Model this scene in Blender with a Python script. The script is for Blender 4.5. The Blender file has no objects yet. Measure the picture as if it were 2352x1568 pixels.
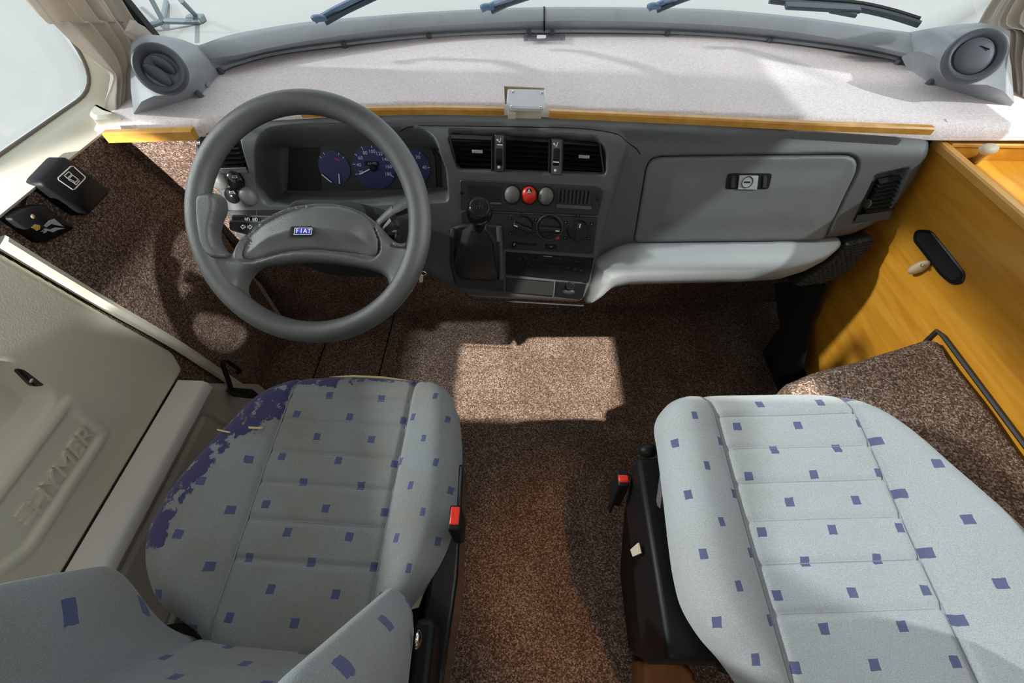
import bpy, bmesh, math, random
import numpy as np
from mathutils import Matrix, Vector

scene = bpy.context.scene
random.seed(4); np.random.seed(4)
A = np.array

# ------------------------------------------------------------------ camera
FPX = 987.0; PITCH = math.radians(52.2); YAW = math.radians(1.4); CAM = A([0, 0, 1.23])
cam_d = bpy.data.cameras.new('camera'); cam_d.sensor_fit = 'HORIZONTAL'; cam_d.sensor_width = 36
cam_d.lens = 36 * FPX / 2352; cam_d.clip_start = .01
cam = bpy.data.objects.new('camera', cam_d); scene.collection.objects.link(cam)
cam.location = CAM; cam.rotation_euler = (math.pi / 2 - PITCH, 0, YAW)
scene.camera = cam

# ------------------------------------------------------------------ world, suns, exposure
w = bpy.data.worlds.new('world'); scene.world = w; w.use_nodes = True
bg = w.node_tree.nodes['Background']; bg.inputs[0].default_value = (.90, .95, 1.0, 1); bg.inputs[1].default_value = 1.0
def sun(name, d, strength, ang, col=(1, 1, 1)):
    l = bpy.data.lights.new(name, 'SUN'); l.energy = strength; l.angle = math.radians(ang); l.color = col
    o = bpy.data.objects.new(name, l); scene.collection.objects.link(o)
    o.rotation_euler = Vector(d).to_track_quat('-Z', 'Y').to_euler(); o.location = (0, 0, 4)
sun('hall_light_overhead', (-.35, .38, -.86), 4.8, 1.0, (1, .95, .86))
sun('hall_light_starboard', (-.70, .34, -.60), 1.5, 1.6, (.95, .98, 1))
sun('hall_light_port', (.90, -.02, -.43), 1.7, 2.5, (1, .98, .95))
def spot(name, p, q, watt, cone, blend, col, size=.03):
    l = bpy.data.lights.new(name, 'SPOT'); l.energy = watt; l.spot_size = math.radians(cone); l.spot_blend = blend; l.color = col; l.shadow_soft_size = size
    o = bpy.data.objects.new(name, l); scene.collection.objects.link(o); o.location = p; o.rotation_euler = (Vector(q) - Vector(p)).to_track_quat('-Z', 'Y').to_euler(); return o
vs = scene.view_settings; vs.view_transform = 'Standard'; vs.look = 'None'; vs.gamma = 1; vs.use_curve_mapping = False
vs.exposure = 0.65

# ------------------------------------------------------------------ survey: photograph pixel -> point on a real plane
cy_, sy_, cp_, sp_ = math.cos(YAW), math.sin(YAW), math.cos(PITCH), math.sin(PITCH)
FW = A([-sy_ * cp_, cy_ * cp_, -sp_]); RT = A([cy_, sy_, 0]); UP = np.cross(RT, FW)
def ray(px, py): return (px - 1176) * RT + (784 - py) * UP + FPX * FW
def P(px, py, x=None, y=None, z=None, pl=None):
    r = ray(px, py)
    if x is not None: t = (x - CAM[0]) / r[0]
    elif y is not None: t = (y - CAM[1]) / r[1]
    elif z is not None: t = (z - CAM[2]) / r[2]
    else: t = np.dot(pl[1], pl[0] - CAM) / np.dot(pl[1], r)
    return CAM + t * r
def unit(v): v = A(v, float); return v / np.linalg.norm(v)

# ------------------------------------------------------------------ materials
M = {}
def nt(m): return m.node_tree.nodes, m.node_tree.links
def mat(name, col, rough=.5, metal=0., bump=0., bscale=400., var=0., vscale=8., spec=.5, coat=0.):
    m = bpy.data.materials.new(name); m.use_nodes = True; N, L = nt(m); b = N['Principled BSDF']
    b.inputs['Roughness'].default_value = rough; b.inputs['Metallic'].default_value = metal
    b.inputs['Specular IOR Level'].default_value = spec; b.inputs['Coat Weight'].default_value = coat
    b.inputs['Base Color'].default_value = (*col, 1)
    tc = N.new('ShaderNodeTexCoord')
    n = N.new('ShaderNodeTexNoise'); n.inputs['Scale'].default_value = vscale; n.inputs['Detail'].default_value = 5
    L.new(tc.outputs['Object'], n.inputs['Vector'])
    mx = N.new('ShaderNodeMix'); mx.data_type = 'RGBA'
    v = max(var, .03)
    mx.inputs[6].default_value = (*[c * (1 - v) for c in col], 1); mx.inputs[7].default_value = (*[min(1, c * (1 + v)) for c in col], 1)
    L.new(n.outputs[0], mx.inputs[0]); L.new(mx.outputs[2], b.inputs['Base Color'])
    if bump:
        n2 = N.new('ShaderNodeTexNoise'); n2.inputs['Scale'].default_value = bscale; n2.inputs['Detail'].default_value = 3
        L.new(tc.outputs['Object'], n2.inputs['Vector'])
        bp = N.new('ShaderNodeBump'); bp.inputs['Strength'].default_value = bump; bp.inputs['Distance'].default_value = .002
        L.new(n2.outputs[0], bp.inputs['Height']); L.new(bp.outputs[0], b.inputs['Normal'])
    M[name] = m; return m

def carpet(name, stops, scale, bump, dist=.004, warm=None):
    m = bpy.data.materials.new(name); m.use_nodes = True; N, L = nt(m); b = N['Principled BSDF']
    b.inputs['Roughness'].default_value = .95; b.inputs['Specular IOR Level'].default_value = .1
    tc = N.new('ShaderNodeTexCoord')
    vo = N.new('ShaderNodeTexVoronoi'); vo.inputs['Scale'].default_value = scale; L.new(tc.outputs['Object'], vo.inputs['Vector'])
    sp = N.new('ShaderNodeSeparateColor'); L.new(vo.outputs['Color'], sp.inputs[0])
    n = N.new('ShaderNodeTexNoise'); n.inputs['Scale'].default_value = 9; n.inputs['Detail'].default_value = 6; L.new(tc.outputs['Object'], n.inputs['Vector'])
    mr = N.new('ShaderNodeMath'); mr.operation = 'MULTIPLY_ADD'; mr.inputs[1].default_value = .5; mr.inputs[2].default_value = -.25; L.new(n.outputs[0], mr.inputs[0])
    ad = N.new('ShaderNodeMath'); ad.operation = 'ADD'; L.new(sp.outputs[0], ad.inputs[0]); L.new(mr.outputs[0], ad.inputs[1])
    cr = N.new('ShaderNodeValToRGB'); e = cr.color_ramp.elements
    while len(e) < len(stops): e.new(.5)
    for el, (p, c) in zip(e, stops): el.position = p; el.color = (*c, 1)
    L.new(ad.outputs[0], cr.inputs[0]); L.new(cr.outputs[0], b.inputs['Base Color'])
    bp = N.new('ShaderNodeBump'); bp.inputs['Strength'].default_value = bump; bp.inputs['Distance'].default_value = dist
    n3 = N.new('ShaderNodeTexNoise'); n3.inputs['Scale'].default_value = scale * 1.1; n3.inputs['Detail'].default_value = 2; L.new(tc.outputs['Object'], n3.inputs['Vector'])
    L.new(n3.outputs[0], bp.inputs['Height']); L.new(bp.outputs[0], b.inputs['Normal'])
    M[name] = m
carpet('carpet', [(0, (.068, .042, .031)), (.35, (.130, .081, .058)), (.62, (.205, .138, .104)), (.85, (.32, .235, .19)), (1, (.45, .36, .31))], 380, .8)
carpet('shelf_carpet', [(0, (.74, .64, .63)), (.5, (.84, .75, .75)), (1, (.90, .83, .84))], 420, .35, .002)

def wood(name, c0, c1, c2, rough=.3):
    m = bpy.data.materials.new(name); m.use_nodes = True; N, L = nt(m); b = N['Principled BSDF']
    b.inputs['Roughness'].default_value = rough
    tc = N.new('ShaderNodeTexCoord'); mp = N.new('ShaderNodeMapping'); mp.inputs['Scale'].default_value = (14, 2.2, 26); L.new(tc.outputs['Object'], mp.inputs['Vector'])
    n = N.new('ShaderNodeTexNoise'); n.inputs['Scale'].default_value = 2.2; n.inputs['Detail'].default_value = 8; n.inputs['Distortion'].default_value = .6; L.new(mp.outputs[0], n.inputs['Vector'])
    cr = N.new('ShaderNodeValToRGB'); e = cr.color_ramp.elements; e.new(.5)
    for el, (p, c) in zip(e, [(.25, c0), (.5, c1), (.75, c2)]): el.position = p; el.color = (*c, 1)
    L.new(n.outputs[0], cr.inputs[0]); L.new(cr.outputs[0], b.inputs['Base Color'])
    M[name] = m
wood('wood', (.46, .18, .014), (.56, .25, .022), (.64, .31, .040))
wood('wood_strip', (.50, .22, .035), (.62, .31, .06), (.70, .38, .09), .35)
wood('wood_brown', (.22, .09, .035), (.30, .13, .05), (.36, .17, .07))

mat('lid_grey', (.125, .131, .134), .48, bump=.25, bscale=700, var=.05)
mat('dash_grey', (.080, .084, .085), .48, bump=.25, bscale=700, var=.05)
mat('dash_dark', (.017, .018, .018), .55, bump=.25, bscale=700, var=.05)
mat('tray_grey', (.33, .35, .36), .5, bump=.2, bscale=700, var=.05)
mat('cowl_grey', (.31, .33, .355), .5, bump=.25, bscale=500, var=.16, vscale=14)
mat('vent_blue_grey', (.085, .092, .115), .5, bump=.12, bscale=900)
mat('wheel_grey', (.060, .063, .060), .42, bump=.3, bscale=900, var=.06)
mat('black', (.006, .006, .007), .5, spec=.25); mat('black_gloss', (.012, .012, .014), .18); mat('black_matt', (.008, .008, .009), .8)
mat('leather', (.026, .028, .029), .38, bump=.3, bscale=250)
mat('gauge_blue', (.018, .024, .11), .5); mat('gauge_white', (.6, .65, .75), .5); mat('gauge_red', (.4, .05, .05), .5)
mat('mark_grey', (.30, .30, .30), .5); mat('white', (.8, .8, .8), .4)
mat('red', (.72, .030, .015), .35); mat('blue_badge', (.03, .06, .42), .3)
mat('button_grey', (.13, .13, .125), .5)
mat('cream', (.74, .71, .58), .42, bump=.06, bscale=300, var=.03)
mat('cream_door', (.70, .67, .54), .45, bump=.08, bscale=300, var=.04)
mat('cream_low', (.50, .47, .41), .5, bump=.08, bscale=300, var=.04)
mat('ledge', (.76, .73, .69), .5)
mat('rubber', (.02, .02, .022), .6); mat('seal_brown', (.20, .17, .14), .6); mat('fabric_piping', (.30, .34, .37), .9); mat('thread', (.27, .30, .33), .9); mat('alu', (.6, .62, .65), .35, metal=.8); mat('chrome', (.7, .7, .7), .15, metal=1)
mat('lock_grey', (.36, .38, .39), .4)
mat('foam', (.75, .58, .30), .9); mat('ceiling', (.7, .68, .62), .8)
mat('device_white', (.85, .86, .93), .3); mat('brass', (.45, .36, .22), .35, metal=.5)
mat('beige_plastic', (.62, .55, .42), .5); mat('knob_beige', (.60, .46, .30), .4)
mat('wiper', (.05, .07, .09), .4); mat('wiper_blue', (.10, .17, .28), .4)
mat('yellow', (.75, .75, .05), .5)
mat('concrete', (.158, .163, .164), .7, var=.06, vscale=.8); mat('stand_grey', (.06, .08, .09), .5)
mat('gold_print', (.6, .38, .07), .5); mat('silver_print', (.35, .40, .42), .5)
def glass(name, tint, op):
    m = bpy.data.materials.new(name); m.use_nodes = True; N, L = nt(m); N.remove(N['Principled BSDF'])
    t = N.new('ShaderNodeBsdfTransparent'); t.inputs[0].default_value = (*tint, 1)
    g = N.new('ShaderNodeBsdfGlossy'); g.inputs['Roughness'].default_value = .02
    ly = N.new('ShaderNodeLayerWeight'); ly.inputs[0].default_value = .25
    k = N.new('ShaderNodeMath'); k.operation = 'MULTIPLY'; k.inputs[1].default_value = op; L.new(ly.outputs['Fresnel'], k.inputs[0])
    mx = N.new('ShaderNodeMixShader'); L.new(k.outputs[0], mx.inputs[0]); L.new(t.outputs[0], mx.inputs[1]); L.new(g.outputs[0], mx.inputs[2])
    L.new(mx.outputs[0], N['Material Output'].inputs['Surface']); M[name] = m
def cloth(name, col):
    m = mat(name, col, .9, bump=.3, bscale=700, var=.08, vscale=5); N, L = nt(m); b = N['Principled BSDF']
    t = N.new('ShaderNodeBsdfTranslucent'); t.inputs[0].default_value = (*col, 1); mx = N.new('ShaderNodeMixShader'); mx.inputs[0].default_value = .35
    L.new(b.outputs[0], mx.inputs[1]); L.new(t.outputs[0], mx.inputs[2]); L.new(mx.outputs[0], N['Material Output'].inputs['Surface'])
cloth('curtain', (.82, .75, .67))
glass('glass', (.95, .98, .98), .35); glass('clear_acrylic', (.93, .93, .96), .6)

def fabric(name, base, stain, worn):
    m = bpy.data.materials.new(name); m.use_nodes = True; N, L = nt(m); b = N['Principled BSDF']
    b.inputs['Roughness'].default_value = .92; b.inputs['Specular IOR Level'].default_value = .15
    b.inputs['Sheen Weight'].default_value = .15
    def math_(op, x, y=None):
        q = N.new('ShaderNodeMath'); q.operation = op
        for i, v in enumerate((x, y)):
            if v is None: continue
            if isinstance(v, (int, float)): q.inputs[i].default_value = v
            else: L.new(v, q.inputs[i])
        return q.outputs[0]
    uv = N.new('ShaderNodeUVMap'); uv.uv_map = 'weave'
    tc = N.new('ShaderNodeTexCoord')
    wob = N.new('ShaderNodeTexNoise'); wob.inputs['Scale'].default_value = 90; L.new(tc.outputs['Object'], wob.inputs['Vector'])
    ws = math_('MULTIPLY', math_('SUBTRACT', wob.outputs[0], .5), .035)
    s = N.new('ShaderNodeSeparateXYZ'); L.new(uv.outputs[0], s.inputs[0])
    U = math_('ADD', s.outputs[0], ws); V = math_('ADD', s.outputs[1], ws)
    def cell(off):
        du = math_('ABSOLUTE', math_('SUBTRACT', math_('FRACT', math_('ADD', U, .5 + off)), .5))
        dv = math_('ABSOLUTE', math_('SUBTRACT', math_('FRACT', math_('ADD', V, .5 + off)), .5))
        return math_('MULTIPLY', math_('LESS_THAN', du, .062), math_('LESS_THAN', dv, .080))
    dot = math_('MAXIMUM', cell(0), cell(.5))
    fine = N.new('ShaderNodeTexNoise'); fine.inputs['Scale'].default_value = 900; fine.inputs['Detail'].default_value = 2; L.new(tc.outputs['Object'], fine.inputs['Vector'])
    mid = N.new('ShaderNodeTexNoise'); mid.inputs['Scale'].default_value = 7; mid.inputs['Detail'].default_value = 6; L.new(tc.outputs['Object'], mid.inputs['Vector'])
    c1 = N.new('ShaderNodeMix'); c1.data_type = 'RGBA'; c1.inputs[6].default_value = (*base, 1); c1.inputs[7].default_value = (*stain, 1)
    rp = N.new('ShaderNodeMapRange'); rp.inputs[1].default_value = .40; rp.inputs[2].default_value = .68; L.new(mid.outputs[0], rp.inputs[0]); L.new(rp.outputs[0], c1.inputs[0])
    c2 = N.new('ShaderNodeMix'); c2.data_type = 'RGBA'; c2.blend_type = 'MULTIPLY'; c2.inputs[0].default_value = 1
    fr = N.new('ShaderNodeMapRange'); fr.inputs[1].default_value = .3; fr.inputs[2].default_value = .7; fr.inputs[3].default_value = .78; fr.inputs[4].default_value = 1.15; L.new(fine.outputs[0], fr.inputs[0])
    L.new(c1.outputs[2], c2.inputs[6]); L.new(fr.outputs[0], c2.inputs[7])
    c3 = N.new('ShaderNodeMix'); c3.data_type = 'RGBA'; c3.inputs[7].default_value = (.075, .085, .20, 1)
    L.new(math_('MULTIPLY', dot, .9), c3.inputs[0]); L.new(c2.outputs[2], c3.inputs[6])
    out = c3.outputs[2]
    if worn:
        at = N.new('ShaderNodeAttribute'); at.attribute_name = 'wear'
        wn = N.new('ShaderNodeTexNoise'); wn.inputs['Scale'].default_value = 42; wn.inputs['Detail'].default_value = 7; wn.inputs['Roughness'].default_value = .65; L.new(tc.outputs['Object'], wn.inputs['Vector'])
        th = math_('ADD', at.outputs['Fac'], math_('MULTIPLY', math_('SUBTRACT', wn.outputs[0], .5), 2.1))
        ms = N.new('ShaderNodeMapRange'); ms.inputs[1].default_value = .46; ms.inputs[2].default_value = .54; L.new(th, ms.inputs[0])
        c4 = N.new('ShaderNodeMix'); c4.data_type = 'RGBA'; c4.inputs[7].default_value = (.060, .055, .14, 1)
        L.new(ms.outputs[0], c4.inputs[0]); L.new(out, c4.inputs[6]); out = c4.outputs[2]
    L.new(out, b.inputs['Base Color'])
    bp = N.new('ShaderNodeBump'); bp.inputs['Strength'].default_value = .35; bp.inputs['Distance'].default_value = .001
    L.new(fine.outputs[0], bp.inputs['Height']); L.new(bp.outputs[0], b.inputs['Normal'])
    M[name] = m
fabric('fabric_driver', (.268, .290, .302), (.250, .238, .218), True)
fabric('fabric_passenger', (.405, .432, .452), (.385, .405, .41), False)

# ------------------------------------------------------------------ mesh helpers
class MB:
    def __init__(s): s.v = []; s.f = []
    def add(s, V, F):
        k = len(s.v); s.v += [tuple(map(float, p)) for p in V]; s.f += [tuple(i + k for i in f) for f in F]; return s
    def box(s, lo, hi):
        x0, y0, z0 = lo; x1, y1, z1 = hi
        return s.add([(x0, y0, z0), (x1, y0, z0), (x1, y1, z0), (x0, y1, z0), (x0, y0, z1), (x1, y0, z1), (x1, y1, z1), (x0, y1, z1)],
                     [(3, 2, 1, 0), (4, 5, 6, 7), (0, 1, 5, 4), (1, 2, 6, 5), (2, 3, 7, 6), (3, 0, 4, 7)])
    def obox(s, c, a, b, n):          # centre and three half-axis vectors
        c, a, b, n = map(A, (c, a, b, n))
        return s.add([c - a - b - n, c + a - b - n, c + a + b - n, c - a + b - n, c - a - b + n, c + a - b + n, c + a + b + n, c - a + b + n],
                     [(3, 2, 1, 0), (4, 5, 6, 7), (0, 1, 5, 4), (1, 2, 6, 5), (2, 3, 7, 6), (3, 0, 4, 7)])
    def bar(s, p, q, side, w, t):      # bar from p to q, width w along side, thickness t
        p, q = A(p), A(q); d = (q - p) / 2; side = unit(side); n = unit(np.cross(d, side)); side = np.cross(n, unit(d))
        return s.obox((p + q) / 2, d, side * w / 2, n * t / 2)
    def loft(s, rings, closed=True, cap0=True, cap1=True):
        n = len(rings[0]); V = [p for r in rings for p in r]; Fs = []
        for i in range(len(rings) - 1):
            for j in range(n if closed else n - 1):
                a, b = i * n + j, i * n + (j + 1) % n; Fs.append((a, b, b + n, a + n))
        if closed and cap0: Fs.append(tuple(range(n - 1, -1, -1)))
        if closed and cap1: Fs.append(tuple((len(rings) - 1) * n + j for j in range(n)))
        return s.add(V, Fs)
    def tube(s, path, r, seg=10, closed=False, flat=1.0):
        path = [A(p, float) for p in path]; n = len(path); rr = r if hasattr(r, '__len__') else [r] * n; rings = []
        nrm = None
        for i, p in enumerate(path):
            if closed: t = path[(i + 1) % n] - path[i - 1]
            else: t = path[min(i + 1, n - 1)] - path[max(i - 1, 0)]
            t = unit(t)
            if nrm is None:
                nrm = A([0, 0, 1.]) if abs(t[2]) < .9 else A([1., 0, 0])
            nrm = unit(nrm - t * np.dot(nrm, t)); b = np.cross(t, nrm)
            rings.append([p + rr[i] * (math.cos(a) * nrm * flat + math.sin(a) * b) for a in np.linspace(0, 2 * math.pi, seg, endpoint=False)])
        if closed: rings.append(rings[0])
        return s.loft(rings, True, not closed, not closed)
    def lathe(s, c, axis, prof, seg=24, sx=1., e1=None):
        n = unit(axis)
        if e1 is None: e1 = A([1., 0, 0]) if abs(n[0]) < .8 else A([0, 1., 0])
        e1 = unit(A(e1, float) - n * np.dot(e1, n)); e2 = np.cross(n, e1); c = A(c)
        rings = [[c + n * h + r * (sx * math.cos(a) * e1 + math.sin(a) * e2) for a in np.linspace(0, 2 * math.pi, seg, endpoint=False)] for r, h in prof]
        return s.loft(rings)
    def dome(s, c, e1, e2, n, rx, ry, h, seg=24, k=6, base=.0):
        c, e1, e2, n = A(c), unit(e1), unit(e2), unit(n); rings = []
        if base: rings.append([c - n * base + rx * math.cos(a) * e1 + ry * math.sin(a) * e2 for a in np.linspace(0, 2 * math.pi, seg, endpoint=False)])
        for i in range(k + 1):
            t = i / k * math.pi / 2 * .97
            rings.append([c + n * h * math.sin(t) + math.cos(t) * (rx * math.cos(a) * e1 + ry * math.sin(a) * e2) for a in np.linspace(0, 2 * math.pi, seg, endpoint=False)])
        return s.loft(rings)
    def ell(s, c, a, b, n, seg=24, k=12):
        c, a, b, n = map(A, (c, a, b, n)); rings = []
        for i in range(1, k):
            t = math.pi * i / k
            rings.append([c - n * math.cos(t) + math.sin(t) * (math.cos(q) * a + math.sin(q) * b) for q in np.linspace(0, 2 * math.pi, seg, endpoint=False)])
        return s.loft(rings)
    def plate(s, pts, n, th, bev=0.):  # polygon of 3-D points, raised by th along n with a chamfered rim
        pts = [A(p, float) for p in pts]; n = unit(n); k = len(pts)
        area = sum((np.cross(pts[i] - pts[0], pts[(i + 1) % k] - pts[0]) for i in range(k)), A([0., 0, 0]))
        if np.dot(area, n) < 0: pts = pts[::-1]
        rings = [pts, [p + n * (th - bev) for p in pts]]
        if bev:
            ins = []
            for i in range(k):
                d0 = unit(pts[i] - pts[i - 1]); d1 = unit(pts[(i + 1) % k] - pts[i])
                m0 = np.cross(n, d0); m1 = np.cross(n, d1); m = unit(m0 + m1); ins.append(pts[i] + n * th + m * bev / max(.4, np.dot(m, m0)))
            rings.append(ins)
        return s.loft(rings)

def rnd(poly, r, k=5):                 # round the corners of a polygon (any dimension)
    out = []; poly = [A(p, float) for p in poly]; n = len(poly)
    for i, p in enumerate(poly):
        a, b = poly[i - 1] - p, poly[(i + 1) % n] - p; la, lb = np.linalg.norm(a), np.linalg.norm(b)
        q = min(r, la * .45, lb * .45); p0, p1 = p + a / la * q, p + b / lb * q
        for t in np.linspace(0, 1, k): out.append((1 - t) ** 2 * p0 + 2 * t * (1 - t) * p + t * t * p1)
    return out
def spline(pts, n=10, closed=False):   # Catmull-Rom
    pts = [A(p, float) for p in pts]; k = len(pts); out = []
    for i in range(k if closed else k - 1):
        if closed: p0, p1, p2, p3 = pts[i - 1], pts[i], pts[(i + 1) % k], pts[(i + 2) % k]
        else: p0, p1, p2, p3 = pts[max(i - 1, 0)], pts[i], pts[i + 1], pts[min(i + 2, k - 1)]
        for t in np.linspace(0, 1, n, endpoint=False):
            out.append(.5 * ((2 * p1) + (p2 - p0) * t + (2 * p0 - 5 * p1 + 4 * p2 - p3) * t * t + (3 * p1 - p0 - 3 * p2 + p3) * t ** 3))
    if not closed: out.append(pts[-1])
    return out

def sdf(poly, Q):                      # >0 inside; also nearest boundary points
    poly = A(poly, float); Q = A(Q, float); best = np.full(len(Q), 1e18); near = np.zeros_like(Q); ins = np.zeros(len(Q), bool)
    for i in range(len(poly)):
        a, b = poly[i - 1], poly[i]; ab = b - a; L2 = max(ab @ ab, 1e-14)
        t = np.clip(((Q - a) @ ab) / L2, 0, 1); c = a + t[:, None] * ab; d = ((Q - c) ** 2).sum(1)
        m = d < best; best[m] = d[m]; near[m] = c[m]
        cond = ((a[1] > Q[:, 1]) != (b[1] > Q[:, 1]))
        with np.errstate(divide='ignore', invalid='ignore'):
            xi = (b[0] - a[0]) * (Q[:, 1] - a[1]) / (b[1] - a[1] + 1e-300) + a[0]
        ins ^= cond & (Q[:, 0] < xi)
    d = np.sqrt(best); return np.where(ins, d, -d), near
def sstep(x): x = np.clip(x, 0, 1); return x * x * (3 - 2 * x)
def rim(d, r, drop=None):              # rounded shoulder at the outline
    drop = r if drop is None else drop; t = np.clip(1 - d / r, 0, 1); return -drop * (1 - np.sqrt(np.clip(1 - t * t, 0, 1)))

def relief(poly, res, hfun, thick, mapf):
    """sheet of real thickness over a 2-D outline: hfun(points, inside distance) gives the height, mapf places it in space"""
    poly = A(poly, float); lo, hi = poly.min(0), poly.max(0); nx = int((hi[0] - lo[0]) / res) + 3; ny = int((hi[1] - lo[1]) / res) + 3
    X, Y = np.meshgrid(lo[0] - res + np.arange(nx) * res, lo[1] - res + np.arange(ny) * res, indexing='ij'); Q = np.stack([X.ravel(), Y.ravel()], 1)
    d, near = sdf(poly, Q); keep = d > -.45 * res
    idx = np.arange(nx * ny).reshape(nx, ny); q = np.stack([idx[:-1, :-1], idx[1:, :-1], idx[1:, 1:], idx[:-1, 1:]], -1).reshape(-1, 4)
    q = q[keep[q].all(1)]; used = np.unique(q); re = np.full(nx * ny, -1); re[used] = np.arange(len(used)); q = re[q]; Q = Q[used]; d = np.maximum(d[used], 0); near = near[used]
    e = np.concatenate([q[:, [0, 1]], q[:, [1, 2]], q[:, [2, 3]], q[:, [3, 0]]]); key = np.sort(e, 1); _, inv, cnt = np.unique(key, axis=0, return_inverse=True, return_counts=True)
    be = e[cnt[inv.ravel()] == 1]; bv = np.unique(be); Q[bv] = near[bv]; d[bv] = 0
    h = hfun(Q, d); V = mapf(Q, h); m2 = {int(v): len(Q) + i for i, v in enumerate(bv)}
    V2 = mapf(Q[bv], h[bv] - thick); V = np.concatenate([V, V2])
    Fs = [tuple(int(i) for i in f) for f in q] + [(int(b), int(a), m2[int(a)], m2[int(b)]) for a, b in be]
    return V, Fs, Q, d
def frame_map(o, e1, e2, n):
    return lambda Q, h: A(o)[None] + Q[:, :1] * A(e1)[None] + Q[:, 1:2] * A(e2)[None] + np.asarray(h)[:, None] * A(n)[None]

# ------------------------------------------------------------------ object helpers
ROOT = {}
def origin(p):
    while p.parent: p = p.parent
    return ROOT[p.name]
def tag(o, label, cat, group=None):
    o['label'] = label; o['category'] = cat
    if group: o['group'] = group
    return o
def thing(name, label, cat, loc, group=None):
    o = bpy.data.objects.new(name, None); scene.collection.objects.link(o); o.location = loc; o.empty_display_size = .05
    ROOT[o.name] = A(loc, float); return tag(o, label, cat, group)
def obj(name, mb, m, parent=None, ang=35, bevel=0., kind=None, label=None, solid=0.):
    V = A(mb.v, float); me = bpy.data.meshes.new(name)
    base = origin(parent) if parent else A([(V[:, 0].min() + V[:, 0].max()) / 2, (V[:, 1].min() + V[:, 1].max()) / 2, V[:, 2].min()])
    me.from_pydata((V - base).tolist(), [], mb.f); me.validate()
    bm = bmesh.new(); bm.from_mesh(me); bmesh.ops.recalc_face_normals(bm, faces=bm.faces); bm.to_mesh(me); bm.free()
    me.shade_smooth()
    if ang < 170: me.set_sharp_from_angle(angle=math.radians(ang))
    me.materials.append(M[m])
    o = bpy.data.objects.new(name, me); scene.collection.objects.link(o)
    if parent: o.parent = parent
    else: o.location = base; ROOT[o.name] = base
    if bevel:
        b = o.modifiers.new('bevel', 'BEVEL'); b.width = bevel; b.segments = 2; b.limit_method = 'ANGLE'; b.angle_limit = math.radians(40)
    if solid:
        b = o.modifiers.new('solid', 'SOLIDIFY'); b.thickness = solid; b.offset = 0
    if kind: o['kind'] = kind
    if label: o['label'] = label
    return o
def struct(name, mb, m, **k): return obj(name, mb, m, kind='structure', **k)
def text_mb(txt, o, e1, e2, size, depth=.0006, shear=0., align='CENTER'):
    cu = bpy.data.curves.new('t', 'FONT'); cu.body = txt; cu.size = 1; cu.extrude = depth / size; cu.align_x = align; cu.align_y = 'CENTER'; cu.shear = shear; cu.resolution_u = 3
    to = bpy.data.objects.new('t', cu); scene.collection.objects.link(to); dg = bpy.context.evaluated_depsgraph_get(); dg.update()
    me = bpy.data.meshes.new_from_object(to.evaluated_get(dg)); e1, e2 = unit(e1), unit(e2); n = np.cross(e1, e2)
    mb = MB(); mb.add([A(o) + size * (v.co.x * e1 + v.co.y * e2 + v.co.z * n) for v in me.vertices], [tuple(p.vertices) for p in me.polygons])
    bpy.data.objects.remove(to); bpy.data.curves.remove(cu); bpy.data.meshes.remove(me); return mb
def stroke(mb, pts, n, wd, th=.0005):  # flat printed line
    for a, b in zip(pts[:-1], pts[1:]):
        a, b = A(a), A(b)
        if np.linalg.norm(b - a) < 1e-7: continue
        mb.bar(a - unit(b - a) * wd * .3, b + unit(b - a) * wd * .3, np.cross(n, b - a), wd, th)
    return mb

# ================================================================== SETTING
XL, XR = -.86, 1.14
# floor: three carpet panels with open joints over the metal floor pan
fl = struct('floor', MB().box((-.95, -1.6, -.06), (1.2, 1.3, -.012)), 'black_matt')
xa, xb = P(735, 820, z=0)[0], P(880, 820, z=0)[0]
for x0, x1, y1 in ((-.95, xa - .002, 1.3), (xa + .002, xb - .0015, 1.3), (xb + .0015, 1.2, 1.3)):
    obj('carpet_panel', MB().box((x0, -1.6, -.012), (x1, y1, 0)), 'carpet', fl, bevel=.004)
# toe board under the dashboard
toe = MB()
prof = lambda y0, y1, y2: [(y0, .796), (y1, .48), (y2, .16), (y2, -.01)]
rows_ = [(-.91, prof(.865, .985, 1.06)), (-.70, prof(.865, .985, 1.06)), (-.62, prof(1.0, 1.04, 1.08)), (1.13, prof(1.0, 1.10, 1.18))]
toe.loft([[(x, y, z) for y, z in pr] + [(x, 1.25, -.01), (x, 1.25, .796)] for x, pr in rows_])
struct('wall_front', toe, 'carpet', ang=50)
# unseen low wall, added to keep light from behind out of the footwell
struct('light_block_rear', MB().box((-.96, -1.66, -.01), (1.2, -1.6, .85)), 'wood_brown')
# left side wall, door opening dressed by door_1; window opening Y -.7..1.0, z .83..1.46
WY0, WY1, WZ0, WZ1 = -.75, 1.0, .832, 1.47
wl = MB()
wl.box((-.96, -1.6, -.06), (-.905, 1.12, .80)); wl.box((-.96, -1.6, .80), (-.90, WY0 - .05, 1.75)); wl.box((-.96, WY0 - .05, WZ1 + .05), (-.90, 1.12, 1.75)); wl.box((-.96, WY1 + .04, .80), (-.90, 1.15, WZ1 + .05))
wall_left = struct('wall_left', wl, 'cream')
kick = MB().box((-.905, .50, -.01), (XL, .99, .80))
obj('kick_panel', kick, 'carpet', wall_left, label='brown speckled carpet lining ahead of the door')
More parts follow.
